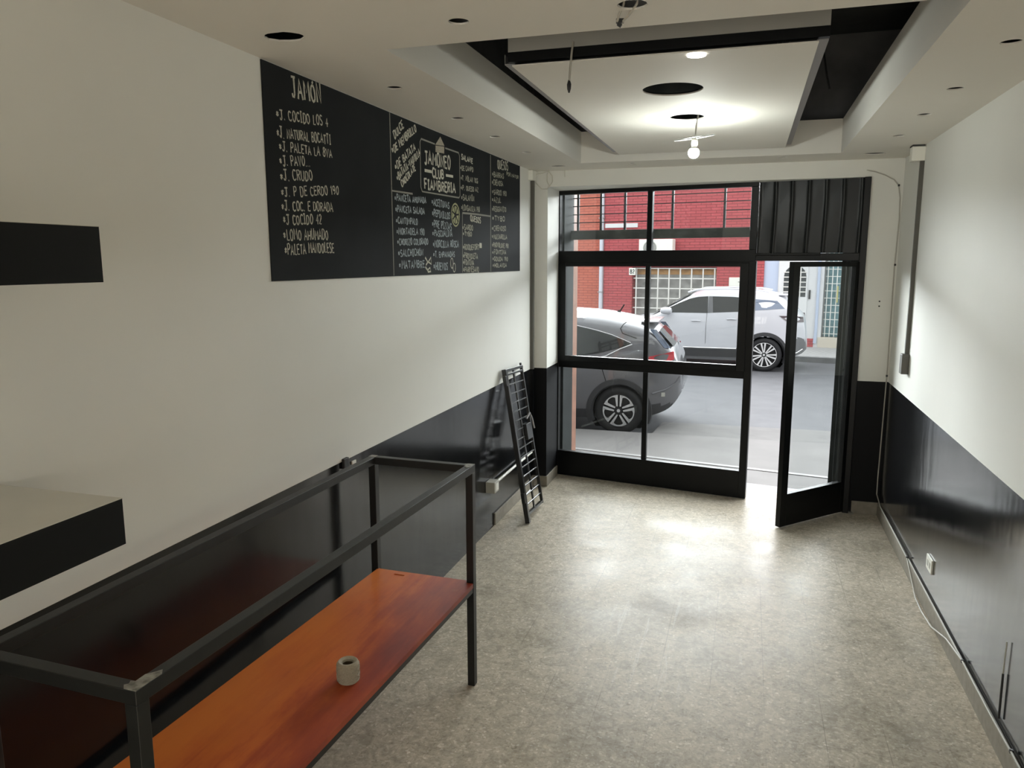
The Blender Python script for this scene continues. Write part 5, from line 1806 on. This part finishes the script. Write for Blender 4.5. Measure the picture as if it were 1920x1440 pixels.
# white crossover parked on the far side
sv = lambda L: [(round(u * 1.092, 3), round(v * 1.092 - 0.204, 3)) for u, v in L]
top = [(-3.72, 0.50), (-3.70, 0.72), (-3.55, 0.86), (-3.0, 0.97), (-2.6, 1.03), (-2.35, 1.08), (-2.07, 1.24), (-1.87, 1.35), (-1.66, 1.47), (-1.50, 1.555), (-1.29, 1.605), (-1.05, 1.62), (-0.57, 1.62), (-0.25, 1.61), (-0.01, 1.59), (0.12, 1.555), (0.30, 1.52), (0.38, 1.42), (0.52, 1.28), (0.62, 1.19), (0.68, 1.13), (0.735, 1.03), (0.745, 0.85), (0.79, 0.68), (0.78, 0.5)]
bot = [(-3.72, 0.36), (-3.6, 0.24), (-3.2, 0.20), (-0.6, 0.20), (0.35, 0.26), (0.55, 0.32), (0.72, 0.38), (0.78, 0.46)]
belt = [(-3.7, 0.82), (-2.3, 1.06), (-1.9, 1.13), (-1.0, 1.17), (-0.2, 1.24), (0.4, 1.27), (0.8, 1.2)]
wc = Vector((0, 0, CAM_H)) + (fw + RR * ((1432 - 960) / FPX) - UU * ((666 - 720) / FPX)) * 15.4
c2 = Car('white_car', 'white crossover car parked across the street', -5.0, (wc.x, wc.y), 0.90, 0.79, -3.72, top, bot, belt, 2.66, 0.342, 0.395, M['paint_white'], M['plastic_mid'], lambda u: 0.44 if u < 0.42 else 0.70)
c2.arch(M['plastic_dark'], 0.06)
c2.wheels('multi', 0.245)
c2.patch('side_window', sv([(-1.79, 1.335), (-1.60, 1.43), (-1.40, 1.515), (-1.25, 1.55), (-1.06, 1.565), (-1.05, 1.255), (-1.74, 1.25), (-1.80, 1.28)]), M['car_glass'])
c2.patch('side_window', sv([(-0.98, 1.565), (-0.60, 1.56), (-0.36, 1.54), (-0.32, 1.30), (-0.95, 1.265)]), M['car_glass'])
c2.patch('quarter_window', sv([(-0.26, 1.53), (-0.05, 1.515), (0.18, 1.50), (0.32, 1.36), (-0.22, 1.32)]), M['car_glass_blue'])
c2.patch('door_pillar', sv([(-1.05, 1.565), (-0.98, 1.565), (-0.95, 1.265), (-1.05, 1.255)]), M['plastic_mid'], lift=0.005)
c2.patch('tail_light', [(0.25, 1.14), (0.50, 1.135), (0.70, 1.12), (0.715, 1.01), (0.42, 1.01)], M['smoke_lens'], lift=0.008)
c2.line('door_seam', sv([(-1.06, 1.25), (-1.07, 1.0), (-1.07, 0.68)]), 0.004, M['plastic_mid'])
c2.line('door_seam', sv([(-0.36, 1.30), (-0.33, 1.05), (-0.46, 0.85)]), 0.004, M['plastic_mid'])
c2.line('sill_trim', sv([(-1.9, 0.60), (-1.2, 0.595), (-0.5, 0.60)]), 0.012, M['chrome'])
c2.patch('sill_cladding', sv([(-2.0, 0.575), (-0.50, 0.575), (-0.44, 0.44), (-2.0, 0.42)]), M['plastic_dark'], lift=0.007)
for (u, v) in ((-1.37, 1.00), (-0.66, 1.05)):
    c2.line('door_handle', [(u - 0.09, v), (u, v + 0.006), (u + 0.09, v)], 0.014, M['paint_white'], lift=0.015)
for sgn in (0, 1):
    m_ = MB()
    yv = 0.30 if not sgn else 2 * c2.W - 0.30
    m_.tube([c2.pt(-1.60, yv, 1.575), c2.pt(-1.40, yv, 1.635), c2.pt(-0.8, yv, 1.655), c2.pt(-0.2, yv, 1.64), c2.pt(0.02, yv, 1.60)], 0.018, 8)
    m_.build('roof_rail', M['paint_white'], c2.root, smooth=True)
    m_ = MB()
    yc = -0.09 if not sgn else 2 * c2.W + 0.09
    cc = c2.pt(-1.98, yc, 1.20)
    m_.lathe([(0.01, -0.10), (0.055, -0.085), (0.075, -0.03), (0.078, 0.03), (0.06, 0.085), (0.01, 0.10)], cc, 16, axis='y')
    m_.v = [Vector((cc.x + (v.y - cc.y) * 1.25, cc.y + (v.x - cc.x) * 1.0, v.z)) for v in m_.v]
    m_.build('mirror', M['paint_white'], c2.root, smooth=True)
m_ = MB(); m_.bar(c2.pt(0.30, c2.W - 0.55, 1.545), c2.pt(0.30, c2.W + 0.55, 1.545), 0.20, 0.03)
m_.build('spoiler', M['paint_white'], c2.root, bevel=0.008)
m_ = MB()
vs = []
for (u, v, hw2) in ((-2.33, 1.10, 0.66), (-1.55, 1.54, 0.56)):
    vs += [c2.pt(u - 0.02, c2.W - hw2, v), c2.pt(u - 0.03, c2.W - hw2 * 0.4, v + 0.03), c2.pt(u - 0.03, c2.W + hw2 * 0.4, v + 0.03), c2.pt(u - 0.02, c2.W + hw2, v)]
m_.add(vs, [(0, 1, 5, 4), (1, 2, 6, 5), (2, 3, 7, 6)])
m_.build('windscreen', M['car_glass'], c2.root)
c2.line('exhaust_trim', [(0.5, 0.36), (0.62, 0.40), (0.72, 0.47)], 0.012, M['chrome'], lift=0.01)
